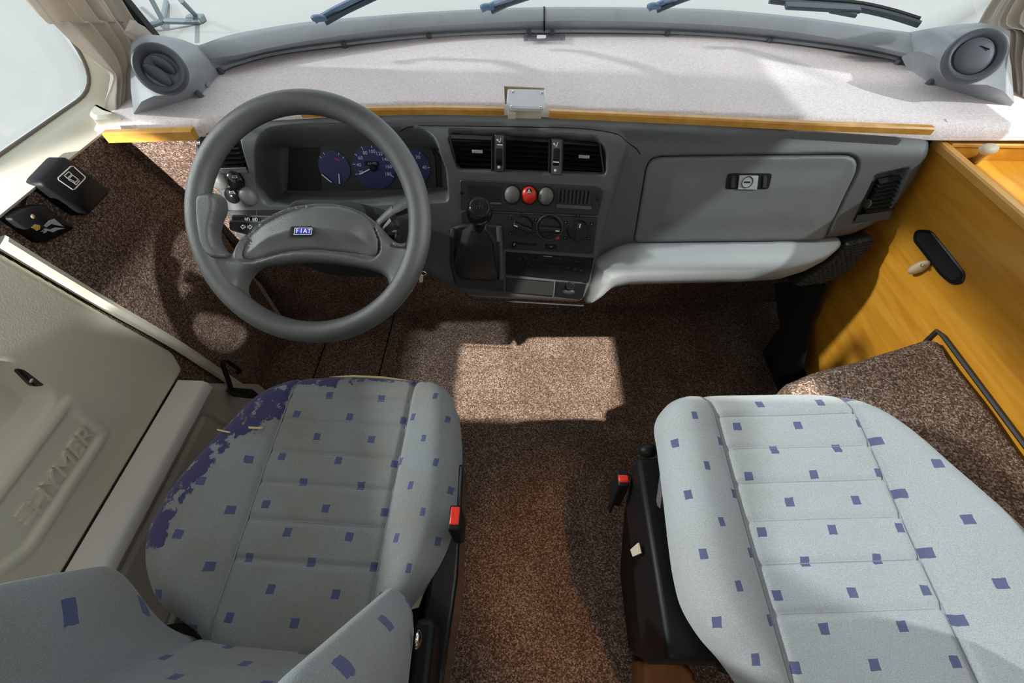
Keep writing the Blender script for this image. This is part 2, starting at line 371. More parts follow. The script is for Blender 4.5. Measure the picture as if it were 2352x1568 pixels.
# window surround: rectangular outside, rounded inside
def win_frame(x_in, x_out, y0, y1, z0, z1, pad, rad, sgn):
    outer = [(y0 - pad, z0 - pad), (y1 + pad, z0 - pad), (y1 + pad, z1 + pad), (y0 - pad, z1 + pad)]
    inner = [(y0, z0), (y1, z0), (y1, z1), (y0, z1)]
    def ringpts(poly, r):
        return [tuple(p) for p in rnd(poly, r, 9)]
    return [[(x_in, a, b) for a, b in ringpts(outer, .012)], [(x_in + .004 * sgn, a, b) for a, b in ringpts([((a - (y0 + y1) / 2) * .995 + (y0 + y1) / 2, (b - (z0 + z1) / 2) * .985 + (z0 + z1) / 2) for a, b in outer], .03)],
            [((x_in * .45 + x_out * .55), a, b) for a, b in ringpts([(a + (.008 if a > 0 else -.008), b + (.008 if b > 1.1 else -.008)) for a, b in inner], rad)], [(x_out, a, b) for a, b in ringpts(inner, rad)]]
rings = win_frame(-.852, -.925, WY0, WY1, WZ0, WZ1, .034, .085, 1)
win1 = struct('window_1', MB().loft(rings, True, False, False), 'cream', ang=60)
path = [(-.922, a[1], a[2]) for a in rings[3]]
obj('rubber_seal', MB().tube(path, .0035, 8, True), 'seal_brown', win1)
path2 = [(-.914, 1.0 * a[1] + (.006 if a[1] > .1 else -.006), a[2] + (.006 if a[2] > 1.1 else -.006)) for a in rings[3]]
obj('chrome_bead', MB().tube(path2, .003, 6, True), 'alu', win1)
obj('window_pane', MB().box((-.934, WY0, WZ0), (-.930, WY1, WZ1)), 'glass', win1)
# right side wall with its window
RZ0, RZ1, RY0, RY1 = .88, 1.35, -.30, .95
wr = MB(); wr.box((XR, -1.6, -.06), (XR + .06, 1.15, RZ0)); wr.box((XR, -1.6, RZ0), (XR + .06, RY0, 1.75)); wr.box((XR, RY0, RZ1), (XR + .06, 1.15, 1.75)); wr.box((XR, RY1, RZ0), (XR + .06, 1.15, RZ1))
struct('wall_right', wr, 'cream')
w3 = struct('window_3', MB().loft([[(XR - .004, a, b) for a, b in rnd([(RY0 - .03, RZ0 - .03), (RY1 + .03, RZ0 - .03), (RY1 + .03, RZ1 + .03), (RY0 - .03, RZ1 + .03)], .02, 7)], [(XR + .05, a, b) for a, b in rnd([(RY0, RZ0), (RY1, RZ0), (RY1, RZ1), (RY0, RZ1)], .07, 7)]], True, False, False), 'cream')
obj('window_pane', MB().box((XR + .045, RY0, RZ0), (XR + .049, RY1, RZ1)), 'glass', w3)
HX0, HX1, HY0, HY1 = .51, 1.07, -.155, .21        # roof hatch
cl_ = MB(); cl_.box((-.96, -1.6, 1.75), (1.2, HY0, 1.80)); cl_.box((-.96, HY1, 1.75), (1.2, 1.25, 1.80)); cl_.box((-.96, HY0, 1.75), (HX0, HY1, 1.80)); cl_.box((HX1, HY0, 1.75), (1.2, HY1, 1.80))
struct('ceiling', cl_, 'ceiling')

# cowl path: rear lower edge, ridge and glass line traced around the windscreen base
low_px = [(478, 196), (505, 163), (560, 143), (620, 127), (700, 114), (790, 103), (900, 91), (1000, 83), (1120, 77), (1250, 73), (1400, 73), (1530, 76), (1650, 82), (1770, 93), (1880, 106), (1990, 123), (2070, 142), (2112, 172)]
rid_px = [(440, 140), (478, 135), (540, 127), (610, 112), (690, 96), (790, 81), (900, 68), (1000, 60), (1120, 53), (1250, 48), (1400, 48), (1530, 52), (1650, 58), (1770, 68), (1880, 82), (1990, 102), (2080, 122), (2125, 128)]
top_px = [(415, 106), (455, 104), (520, 82), (600, 66), (690, 52), (790, 42), (900, 33), (1000, 26), (1120, 20), (1250, 16), (1400, 16), (1530, 18), (1650, 22), (1770, 32), (1880, 44), (1990, 60), (2090, 74), (2150, 76)]
low3 = spline([P(*p, z=.822) for p in low_px], 6); rid3 = spline([P(*p, z=.852) for p in rid_px], 6); top3 = spline([P(*p, z=.872) for p in top_px], 6)
# windscreen: raked curved pane standing on the cowl, nose panel below it
base = [p + A([0, .012, .0]) for p in top3[6:-6]]
ext = [A([-.865, base[0][1] + .02, .875])] + base + [A([1.125, base[-1][1] + .02, .875])]
ws = MB()
lift = lambda p, t: A([p[0], p[1] - .34 * t, .865 + (1.75 - .865) * t])
ws.loft([[lift(p, t) for p in ext] for t in np.linspace(0, 1, 8)], False)
win2 = struct('window_2', ws, 'glass', ang=180, solid=.005)
obj('lower_seal', MB().tube([A([p[0], p[1], .862]) for p in ext], .006, 6), 'rubber', win2)
nose = MB().loft([[A([p[0], p[1] + .015, .855]) for p in ext], [A([p[0], p[1] + .06, .80]) for p in ext], [A([p[0], p[1] + .08, -.1]) for p in ext]], False)
struct('wall_nose', nose, 'cream', solid=.01)
for k, sgn in ((0, -1), (-1, 1)):
    p = ext[k]; pl = MB()
    pl.loft([[lift(p, t) + A([0, d, 0]) + A([q, 0, 0]) for q, d in ((-.022, -.02), (.022, -.004), (.022, .014), (-.022, .0))] for t in (0, .5, 1)])
    struct('trim_%d' % (1 if k == 0 else 2), pl, 'rubber')

# door with ledge, pull recess, raised name plate and lower pocket (surface lies in the plane x = XD)
XD = -.84
def D(px, py, x=XD): q = P(px, py, x=x); return A([q[1], q[2]])
zl = D(415, 862)[1]
d_out = [D(0, 575), D(120, 645), D(250, 722), D(400, 808), (D(415, 862)[0] + .018, zl), (.52, zl), (-.7, zl), (-.7, .80), (.515, .80)]
plate_o = [(.395, .535), (.375, .412), (.146, .412), (.085, .452), (.085, .535)]
plate_o = rnd(plate_o, .015, 4)
recess = rnd([(.392, .66), (.384, .545), (-.15, .545), (-.15, .66), (.30, .70)], .03, 5)
def hdoor(Q, d):
    h = rim(d, .012, .010)
    dp, _ = sdf(plate_o, Q); dr, _ = sdf(recess, Q)
    h = h + .005 * sstep((dp + .006) / .012) - .007 * sstep((dp - .014) / .010)
    return h - .035 * sstep((dr + .004) / .022)
V, Fs, Q, d = relief(rnd(d_out, .01, 3), .004, hdoor, .03, lambda Q, h: np.stack([XD + h, Q[:, 0], Q[:, 1]], 1))
door = struct('door_1', MB().add(V, Fs), 'cream_door', ang=60)
# black latch lever in the pull recess
c = [P(25, 845, x=XD - .012), P(78, 846, x=XD - .012), P(106, 884, x=XD - .012), P(68, 888, x=XD - .012)]
lv = obj('latch_lever', MB().plate(rnd(c, .006, 3), (1, 0, 0), .010, .003), 'black_gloss', door, label='black release lever in the door recess')
obj('latch_button', MB().dome(P(72, 874, x=XD), (0, 1, 0), (0, 0, 1), (1, 0, 0), .004, .003, .002), 'alu', lv)
# moulded name: italic letters with three speed bars, read with the page turned
e_r = unit(P(178, 1020, x=XD) - P(62, 1190, x=XD)); e_u = A([0, -e_r[2], e_r[1]]); 
if e_u[2] < 0: e_u = -e_u
c = P(141, 1079, x=XD - .001)
obj('raised_lettering', text_mb('HYMER', c, e_r, e_u, .049, .0040, .25), 'cream_door', door, label='moulded letters reading HYMER')
for k in range(3):
    b0 = P(36 + 12 * k, 1188 + 9 * k, x=XD - .001); obj('raised_bar', MB().bar(b0, b0 + e_r * .024, e_u, .006, .005), 'cream_door', door)
ledge_x1 = -.770
lg = MB().loft([[(XD - .02, y, zl - .02), (XD + .002, y, zl + .002), (XD + .012, y, zl + .001), (ledge_x1 - .008, y, zl), (ledge_x1, y, zl - .008), (ledge_x1, y, zl - .03), (XD - .02, y, zl - .03)] for y in (.555, .0, -.7)])
obj('ledge', lg, 'ledge', door, ang=50)
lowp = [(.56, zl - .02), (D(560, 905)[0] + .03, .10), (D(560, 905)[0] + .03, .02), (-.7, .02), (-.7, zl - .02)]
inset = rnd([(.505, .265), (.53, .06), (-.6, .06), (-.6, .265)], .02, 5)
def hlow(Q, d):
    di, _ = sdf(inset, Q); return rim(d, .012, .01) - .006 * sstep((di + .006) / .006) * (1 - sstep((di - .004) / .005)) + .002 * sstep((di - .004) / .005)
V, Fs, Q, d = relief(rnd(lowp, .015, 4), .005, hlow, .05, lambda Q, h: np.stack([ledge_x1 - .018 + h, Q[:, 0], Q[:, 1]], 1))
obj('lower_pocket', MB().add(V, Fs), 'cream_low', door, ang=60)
lip = [P(0, 560, x=XD), P(120, 632, x=XD), P(250, 708, x=XD), P(400, 793, x=XD), P(480, 845, x=XD), P(570, 905, x=XD)]
obj('edge_lip', MB().tube(spline([p + A([-.004, .006, 0]) for p in lip], 6), .013, 8), 'cream_door', door)

# ================================================================== EXTERIOR
gz = -.80
struct('ground', MB().box((-40, -25, gz - .1), (40, 60, gz)), 'concrete')
# light stand on the hall floor
q0 = P(374, 48, z=gz + .12); st = thing('light_stand', 'dark tripod light stand on the pale hall floor beyond windscreen', 'light stand', (q0[0], q0[1], gz))
for a, b in (((374, 48), (458, 50)), ((374, 48), (318, 68)), ((374, 48), (382, 4))):
    p, q = P(*a, z=gz + .12), P(*b, z=gz + .03); obj('leg', MB().tube([p, q], .035, 8), 'stand_grey', st)
obj('leg_brace', MB().tube([P(458, 50, z=gz + .03), P(452, 38, z=gz + .03), P(415, 0, z=gz + .5)], .03, 8), 'stand_grey', st)
obj('foot', MB().box(P(452, 52, z=gz + .001) - A([.1, .06, 0]), P(452, 52, z=gz + .001) + A([.12, .08, .09])), 'stand_grey', st, bevel=.02)
obj('pole', MB().tube([q0, q0 + A([0, 0, 2.2])], .03, 8), 'stand_grey', st)
# wipers resting outside the glass
def wiper(px, zz, label, mt, blade=True):
    pts = [P(*p, z=z_) for p, z_ in zip(px, zz)]; c = pts[0]
    t = thing('windscreen_wiper', label, 'wiper', (c[0], c[1], c[2] - .01), 'windscreen wipers')
    obj('arm', MB().tube(pts, .010, 8, flat=.6), mt, t)
    return t, pts
for px, lab in (([(722, 48), (768, 22), (850, -18), (1000, -90)], 'blue-grey wiper arm rising behind the cowl at the left'),
                ([(1108, 22), (1140, 6), (1190, -12), (1330, -70)], 'blue-grey wiper arm behind the cowl joint in the middle'),
                ([(1490, 20), (1530, 2), (1580, -18), (1700, -70)], 'blue-grey wiper arm right of the cowl joint')):
    t, pts = wiper(px, (.90, .915, .95, 1.06), lab, 'wiper_blue')
    o2 = [p + A([.022, .004, -.004]) for p in pts]; obj('blade_rail', MB().tube(o2, .007, 6), 'wiper', t)
    obj('cap', MB().dome(pts[0] + A([.012, 0, .006]), (1, 0, 0), (0, 1, 0), (-.2, -.4, 1), .018, .012, .008, base=.006), 'wiper_blue', t)
pts = [P(*p, z=z_) for p, z_ in (((1768, 0), .93), ((1850, 10), .925), ((1960, 18), .92), ((2040, 34), .91), ((2112, 56), .90))]
t = thing('windscreen_wiper', 'long black wiper blade lying across the glass at right', 'wiper', pts[2] - A([0, 0, .02]), 'windscreen wipers')
obj('blade_rail', MB().tube(spline(pts, 6), .007, 6), 'wiper', t)
obj('rubber_lip', MB().tube(spline([p + A([0, .010, .006]) for p in pts], 6), .006, 6), 'rubber', t)
obj('bracket', MB().bar(pts[1] + A([-.05, -.01, .0]), pts[2] + A([.01, -.012, 0]), (0, 1, .3), .022, .008), 'wiper', t, bevel=.003)
obj('bracket', MB().bar(P(1905, 18, z=.92), P(1968, 30, z=.915), (0, 1, .3), .03, .008), 'wiper', t, bevel=.003)

# ================================================================== COWL, VENT PODS, SHELF
cw = thing('windscreen_cowl', 'grey moulded cowl trim along the foot of the windscreen', 'cowl trim', (.14, 1.3, .80))
def cowl_part(i0, i1):
    rings = []
    for a, r, b in list(zip(low3, rid3, top3))[i0:i1]:
        up = A([0, 0, 1.]); rings.append([a + A([0, 0, -.003]), a + A([0, -.006, 0]), a + A([0, -.004, .005]), a + A([0, .004, .007]), r * .8 + a * .2 + A([0, .002, -.004]), r, r + (b - r) * .12 + A([0, 0, .004]), r + (b - r) * .6 + A([0, 0, .006]), b, b + A([0, .02, -.01]), b + A([0, .02, -.045])])
    return MB().loft(rings)
cut = min(range(len(low3)), key=lambda i: abs(low3[i][0] - P(1246, 73, z=.822)[0]))
obj('cowl_half', cowl_part(0, cut + 1), 'cowl_grey', cw, ang=50)
obj('cowl_half', cowl_part(cut, len(low3)), 'cowl_grey', cw, ang=50)
j = A(rid3[cut]); obj('joint_gap', MB().tube([low3[cut] + A([0, -.008, .004]), rid3[cut] + A([0, -.003, .001]), rid3[cut] * .4 + top3[cut] * .6 + A([0, 0, .007]), top3[cut]], .0022, 6), 'black', cw)
for px in ((505, 163), (790, 103), (985, 84), (1215, 74), (1268, 74), (1534, 77), (1769, 93), (2065, 142), (2137, 189), (456, 216)):
    c = P(px[0], px[1] - 2, z=.826); obj('screw', MB().dome(c, (1, 0, 0), (0, 1, 0), (0, -.3, 1), .0065, .0065, .006, 12, 4, .012), 'vent_blue_grey', cw)
obj('missing_screw_plug', MB().dome(P(1316, 70, z=.826), (1, 0, 0), (0, 1, 0), (0, -.3, 1), .007, .004, .002, 12, 3), 'beige_plastic', cw)
def pod(px_c, zc, nrm, R, base_px, shoulder):
    c = P(*px_c, z=zc); n = unit(nrm); e1 = unit(np.cross([0, 0, 1.], n)); e2 = np.cross(n, e1)
    N = 48; ang = np.linspace(0, 2 * math.pi, N, endpoint=False)
    circ = [c - n * .012 + R * 1.03 * (math.cos(a) * e1 + math.sin(a) * e2) for a in ang]
    bp = A([P(*p, z=zz) for p, zz in base_px]); cen = bp.mean(0)
    dense = []
    for i in range(len(bp)):
        for t in np.linspace(0, 1, 12, endpoint=False): dense.append(bp[i - 1] * (1 - t) + bp[i] * t)
    dense = A(dense); out = []
    for q in circ:
        d2 = q - c; best = max(dense, key=lambda s: np.dot(unit((s - cen)[:2]), unit((d2 + A([1e-5, 0, 0]))[:2]))); out.append(best)
    rings = [[A(o) - A([0, 0, .010]) for o in out], out]
    for t in (.35, .7, 1): rings.append([A(o) * (1 - t) + q * t + A([0, 0, .012 * math.sin(math.pi * t)]) for o, q in zip(out, circ)])
    obj('vent_pod', MB().loft(rings), 'cowl_grey', cw, ang=60)
    v = thing('round_air_vent', shoulder, 'air vent', c, 'round demister vents')
    obj('bezel', MB().lathe(c, n, [(R * 1.0, -.014), (R * 1.04, -.004), (R * 1.0, .003), (R * .93, .005), (R * .74, .001), (R * .70, -.004), (R * .66, -.016)], 48), 'vent_blue_grey', v, ang=60)
    return v, c, n, e1, e2
v, c, n, e1, e2 = pod((367, 157), .905, (.42, -.72, .55), .042, [((300, 262), .822), ((380, 240), .822), ((458, 214), .822), ((505, 162), .822), ((480, 135), .85), ((455, 104), .87), ((400, 94), .88), ((345, 86), .89), ((312, 100), .9), ((300, 160), .87)], 'round blue-grey demister vent with open louvre beside the left curtain')
g = unit(.75 * e2 - .65 * e1); hh = np.cross(n, g)
for k, s_ in ((-.009, .86), (.009, 1.)):
    obj('louvre', MB().lathe(c + hh * k * 1.2 - n * .006, unit(n * .75 + hh * .66), [(.001, -.001), (.024 * s_, -.001), (.025 * s_, .001), (.024 * s_, .003), (.001, .0035)], 32, .55, hh), 'vent_blue_grey', v, ang=60)
obj('well', MB().lathe(c, n, [(.029, -.0150), (.001, -.0155)], 32), 'black', v)
v, c, n, e1, e2 = pod((2240, 128), .905, (-.36, -.70, .60), .047, [((2330, 244), .822), ((2240, 220), .822), ((2137, 190), .822), ((2070, 142), .822), ((2078, 122), .85), ((2090, 74), .872), ((2150, 70), .88), ((2230, 62), .89), ((2310, 75), .9), ((2322, 140), .87)], 'round blue-grey demister vent with closed disc beside the right curtain')
obj('closed_disc', MB().lathe(c - n * .004, unit(n + .15 * e1), [(.001, .0085), (.020, .0085), (.030, .006), (.0335, .002), (.0335, -.006), (.001, -.007)], 40), 'vent_blue_grey', v, ang=60)
obj('finger_grip', MB().tube([c - e1 * .017 + n * .0042 + e2 * .012, c + n * .0045 + e2 * .015, c + e1 * .015 + n * .0042 + e2 * .012], .0010, 6), 'black', v)

# carpeted shelf between cowl and dashboard
sz = .818
rear_px = [(245, 288), (440, 283), (600, 256), (850, 242), (1000, 240), (1160, 243), (1260, 248), (1500, 258), (1800, 272), (2145, 287)]
rear = [P(*p, z=sz)[:2] for p in rear_px]
right_px = [(2165, 305), (2352, 318), (2420, 322)]
front = [p[:2] + A([0, .03]) for p in low3[6:-6]]
poly = [A([-.86, rear[0][1]])] + rear + [P(2160, 288, z=sz)[:2], P(2352, 290, z=sz)[:2], A([1.135, P(2352, 290, z=sz)[1]]), A([1.135, 1.06])] + front[::-1] + [A([-.78, 1.02]), A([-.86, .98])]
V, Fs, Q, d = relief(poly, .009, lambda Q, d: rim(d, .012, .012) + .0022 * np.sin(Q[:, 0] * 9) * np.sin(Q[:, 1] * 13), .016, lambda Q, h: np.stack([Q[:, 0], Q[:, 1], sz + h], 1))
shelf = tag(obj('carpet_shelf', MB().add(V, Fs), 'shelf_carpet', ang=70), 'pale pink carpet shelf under the windscreen', 'shelf')
roll = [P(2160, 291, z=.804), P(2230, 292, z=.803), P(2352, 289, z=.802), P(2450, 287, z=.802)]
obj('rolled_edge', MB().tube(spline(roll, 6), .015, 12), 'shelf_carpet', shelf)
# wooden lipping strips
def strip(px, lab, hgt=.014):
    pts = [P(*p, z=.825) for p in px]; mb = MB(); rings = [[p + A([0, -.005, -hgt]), p + A([0, -.006, -.003]), p + A([0, -.003, 0]), p + A([0, .008, 0]), p + A([0, .008, -hgt])] for p in pts]
    return tag(obj('wood_strip', mb.loft(rings), 'wood_strip'), lab, 'wood strip', 'lipping strips of the shelf')
strip([(236, 302), (340, 299), (440, 296)], 'short honey wood strip edging the shelf left of the steering wheel', .02)
strip([(690, 252), (850, 247), (1000, 245), (1158, 248)], 'middle wood strip edging the shelf above the instruments')
strip([(1262, 253), (1400, 259), (1600, 268), (1860, 281), (2146, 291)], 'long wood strip edging the shelf above the glove box')
stl = bpy.data.objects['wood_strip']
obj('screw', MB().dome(P(264, 312, z=.812) + A([0, -.004, 0]), (1, 0, 0), (0, 0, 1), (0, -1, .3), .003, .003, .002, 10, 3), 'alu', stl)

# small transceiver box on the shelf edge, clear tag near the cowl
q = P(1210, 235, z=.845); tb = thing('toll_box', 'small clear-white plastic device standing on the shelf edge', 'device', (q[0], q[1], .822))
n = unit((0.02, -.45, .89)); e1 = A([1., 0, 0]); e2 = unit(np.cross(n, e1))
c = [P(*p, pl=(q, n)) for p in ((1166, 210), (1252, 212), (1256, 240), (1248, 256), (1175, 254), (1163, 244))]
obj('case', MB().plate(rnd(c, .004, 3), n, .010, .003), 'device_white', tb)
for p in ((1178, 211), (1245, 213), (1175, 245), (1241, 247)):
    obj('screw', MB().dome(P(*p, pl=(q + n * .0105, n)), e1, e2, n, .0035, .0035, .0015, 12, 3), 'chrome', tb)
c = [P(*p, y=q[1] + .025) for p in ((1158, 197), (1250, 201), (1250, 222), (1160, 238))]
obj('backing_plate', MB().plate(c, (0, -1, 0), .0025), 'brass', tb)
obj('foot', MB().box(P(1166, 268, z=.826) - A([0, .0, .006]), P(1185, 260, z=.826) + A([0, .012, .008])), 'beige_plastic', tb, bevel=.002)
obj('stand', MB().box((q[0] - .03, q[1] - .006, .815), (q[0] + .03, q[1] + .022, .842)), 'beige_plastic', tb, bevel=.002)
c = [P(*p, z=.8235) for p in ((1203, 78), (1298, 78), (1298, 93), (1203, 95))]
tg = tag(obj('clear_tag', MB().plate(c, (0, 0, 1), .004, .001), 'clear_acrylic'), 'clear plastic tag fixed to the shelf below the cowl joint', 'tag')
for p in ((1209, 80), (1209, 92), (1290, 80), (1290, 90)): obj('stud', MB().dome(P(*p, z=.8275), (1, 0, 0), (0, 1, 0), (0, 0, 1), .003, .003, .002, 10, 3), 'vent_blue_grey', tg)
obj('sticker', MB().plate(rnd([P(*p, z=.8276) for p in ((1233, 81), (1254, 81), (1254, 88), (1233, 89))], .004, 3), (0, 0, 1), .0006), 'device_white', tg)

# ================================================================== DASHBOARD
DP0 = A([0, .86, .758]); DD = unit((0, -.328, -.945)); DN = unit((0, -.945, .328)); DR = .060; RAISE = .022
PHI0 = math.atan2(DN[2], -DN[1]); ARC = DR * (math.radians(87) - PHI0)
def Fp(px, py, h=0.): return P(px, py, pl=(DP0 + DN * h, DN))
def F(px, py, h=0.): q = Fp(px, py, h); return A([q[0], np.dot(q - DP0, DD)])
def Dmap(Q, h):
    b = Q[:, 1]; h = np.asarray(h); out = np.zeros((len(Q), 3)); out[:, 0] = Q[:, 0]
    flat = DP0[None] + b[:, None] * DD + h[:, None] * DN
    ph = PHI0 + np.clip(-b, 0, ARC) / DR; c = DP0 - DN * DR; nn = np.stack([0 * ph, -np.cos(ph), np.sin(ph)], 1)
    arc = c[None] + (DR + h)[:, None] * nn; ex = np.clip(-b - ARC, 0, 9); arc = arc + ex[:, None] * A([0, 1, .03])[None]
    r = np.where((b >= 0)[:, None], flat, arc); out[:, 1:] = r[:, 1:]; return out
def quad(q, s, t, h=0.):               # point inside a pixel quadrilateral tl,tr,br,bl, on the dash face at height h
    tl, tr, br, bl = map(A, q); p = (tl * (1 - s) + tr * s) * (1 - t) + (bl * (1 - s) + br * s) * t; return Fp(p[0], p[1], h)
def fpoly(px, h=0.): return [F(*p, h) for p in px]
def fplate(px, h, th, bev=.001, r=0.):
    pts = [Fp(*p, h) for p in px]; return MB().plate(rnd(pts, r, 4) if r else pts, DN, th, bev)

dash = thing('dashboard', 'grey moulded dashboard running the full width below the shelf', 'dashboard', (.1, .80, .40))
o_px = [(450, 288), (437, 305), (433, 350), (442, 395), (490, 440), (536, 556), (590, 585), (690, 600), (900, 612), (985, 640), (1048, 682), (1092, 691), (1340, 703), (1362, 640), (1372, 596), (1440, 566), (1700, 560), (1890, 556), (1965, 548), (2042, 510), (2104, 432), (2150, 352), (2166, 318)]
out = fpoly(o_px[:13], RAISE) + fpoly(o_px[13:], .0)
out = [A([min(p[0], .856), p[1]]) for p in out]; aL, aR = out[0][0], out[-1][0]
out = rnd(out + [A([aR - .004, -.05]), A([aR - .06, -.135]), A([aL + .025, -.125]), A([aL + .002, -.05])], .02, 4)
rz = fpoly([(1360, 700), (1368, 600), (1400, 480), (1432, 370), (1442, 340), (1425, 305), (1360, 278), (1290, 262)], .01) + [A([F(1250, 255)[0], -.2]), A([-1, -.2]), A([-1, .6]), A([F(1360, 700)[0], .6])]
clu = rnd(fpoly([(588, 345), (606, 305), (660, 288), (760, 284), (860, 285), (950, 296), (1000, 330), (1024, 390), (1030, 462), (800, 470), (606, 470), (590, 420)], RAISE), .012, 4)
ven = rnd(fpoly([(1025, 304), (1372, 325), (1394, 355), (1391, 402), (1050, 390), (1036, 350)], RAISE), .008, 4)
lve = rnd(fpoly([(456, 320), (548, 316), (570, 394), (478, 396)], RAISE), .006, 4)
rve_px = [(2010, 402), (2090, 384), (2042, 505), (1958, 514)]; rve = rnd(fpoly(rve_px), .006, 4)
lid_px = [(1486, 385), (1497, 366), (1520, 361), (1700, 358), (1950, 356), (1970, 366), (1971, 390), (1893, 553), (1457, 557)]
lid = rnd(fpoly(lid_px), .012, 4)
vis = fpoly([(1040, 285), (1300, 290), (1400, 320), (1412, 380), (1380, 480), (1362, 690), (1095, 690), (1050, 660), (1040, 480), (1025, 400), (1010, 300)], RAISE)
def hdash(Q, d):
    h = rim(d, .030, .030) + RAISE * sstep((sdf(rz, Q)[0] + .011) / .022) * sstep((Q[:, 1] + .075) / .06)
    h = h - .085 * sstep((sdf(clu, Q)[0] + .002) / .014)
    h = h - .034 * sstep((sdf(ven, Q)[0] + .001) / .006) - .026 * sstep((sdf(lve, Q)[0] + .001) / .005) - .030 * sstep((sdf(rve, Q)[0] + .001) / .006)
    h = h - .013 * sstep((sdf(lid, Q)[0] + .003) / .003)
    return h
V, Fs, Q, d = relief(out, .003, hdash, .09, Dmap)
obj('dash_body', MB().add(V, Fs), 'dash_grey', dash, ang=180)
sq = A(spline([A(p) for p in ((-.26, -.052), (.0, -.052), (.12, -.048), (.19, -.036), (.232, -.018), (.246, -.004))], 8)); sh_ = hdash(sq, np.ones(len(sq)))
obj('trim_seam', MB().tube(Dmap(sq, sh_ + .0002), .0010, 5), 'black', dash)
# ---- glove box
V, Fs, Q, d = relief([p for p in A(lid)], .004, lambda Q, d: rim(d, .006, .004) + .004 * sstep((d - .02) / .05), .012, Dmap)
gl = obj('glove_box_lid', MB().add(V, Fs), 'lid_grey', dash, ang=60)
lk = [(1672, 398), (1773, 398), (1765, 434), (1665, 434)]
obj('latch_recess', fplate(lk, .0035, .002, .0005, .006), 'black', gl)
obj('lock_plate', fplate([(1698, 402), (1741, 403), (1737, 435), (1694, 434)], .005, .004, .001, .001), 'lock_grey', gl)
c = Fp(1716, 418, .0095)
obj('lock_cylinder', MB().lathe(c, DN, [(.0125, -.002), (.0125, .0012), (.0105, .0012), (.0105, .0004), (.001, .0004)], 28), 'lock_grey', gl, label='round key lock')
obj('lock_ring', MB().tube([c + DN * .0014 + .0113 * (math.cos(a) * A([1., 0, 0]) + math.sin(a) * DD) for a in np.linspace(0, 2 * math.pi, 28, endpoint=False)], .0008, 6, True), 'black', gl)
obj('key_slot', MB().obox(c + DN * .001, (.006, 0, 0), DD * .0014, DN * .0006), 'black', gl)
for a in (1680, 1752): obj('latch_grip', fplate([(a, 403), (a + 9, 403), (a + 7, 431), (a - 2, 431)], .0055, .003, .001), 'dash_dark', gl)
# ---- lower padded tray
tr_px = [(1350, 668), (1366, 604), (1392, 592), (1420, 575), (1450, 566), (1700, 561), (1890, 557), (1948, 556), (1938, 574), (1900, 606), (1850, 632), (1790, 650), (1700, 656), (1560, 659), (1440, 662), (1410, 668), (1385, 690), (1362, 705), (1342, 705)]
tr = A(rnd(fpoly(tr_px, .01), .008, 4))
V, Fs, Q, d = relief(tr, .004, lambda Q, d: .012 + rim(d, .028, .030) + .020 * sstep(d / .05), .06, Dmap)
obj('lower_pad', MB().add(V, Fs), 'tray_grey', dash, ang=70, label='light grey padded bolster below the glove box')
gr_px = [(1952, 556), (2010, 545), (2015, 560), (1960, 625), (1900, 655), (1830, 662), (1870, 632), (1915, 600)]
gp = A(fpoly(gr_px, 0))
V, Fs, Q, d = relief(gp, .003, lambda Q, d: -.004 + rim(d, .01) + .003 * np.sin((Q[:, 1] + .3 * Q[:, 0]) * 900), .05, Dmap)
obj('ribbed_corner', MB().add(V, Fs), 'dash_dark', dash, ang=70)
# ---- right end vent
rv = obj('side_vent', fplate([(2013, 410), (2086, 394), (2046, 492), (1966, 503)], -.030, .002), 'black', dash)
q = [(2020, 414), (2084, 400), (2050, 480), (1986, 488)]
for t in np.linspace(.04, .94, 8):
    obj('slat', MB().bar(quad(q, 0, t, -.012), quad(q, 1, t, -.012), DN + .6 * DD, .013, .0016), 'dash_dark', rv)
obj('thumb_wheel', MB().lathe(quad(q, -.05, .72, -.01), (1, 0, 0), [(.001, -.002), (.010, -.002), (.010, .002), (.001, .002)], 20), 'dash_grey', rv)
obj('vent_sill', fplate([(1968, 494), (2048, 482), (2042, 503), (1960, 512)], -.012, .003, .001), 'dash_grey', rv)
# ---- left end vent
lv_ = obj('side_vent', fplate([(462, 324), (546, 320), (566, 388), (482, 390)], -.006, .002), 'black', dash)
q = [(488, 330), (548, 326), (562, 380), (496, 382)]
for t in np.linspace(.0, 1, 6): obj('slat', MB().bar(quad(q, 0, t, .010), quad(q, 1, t, .010), DN + .5 * DD, .014, .002), 'dash_dark', lv_)
obj('thumb_wheel', MB().lathe(Fp(472, 336, .012), (1, .2, 0), [(.001, -.008), (.016, -.008), (.019, 0), (.016, .008), (.001, .008)], 20), 'black_gloss', lv_)
stv = obj('thumb_mark', stroke(MB(), [Fp(466, 326, .026), Fp(470, 330, .027), Fp(476, 325, .026)], DN, .0015), 'white', lv_)
obj('vent_sill', fplate([(506, 386), (566, 384), (571, 397), (500, 398)], RAISE, .003, .001), 'dash_grey', lv_)
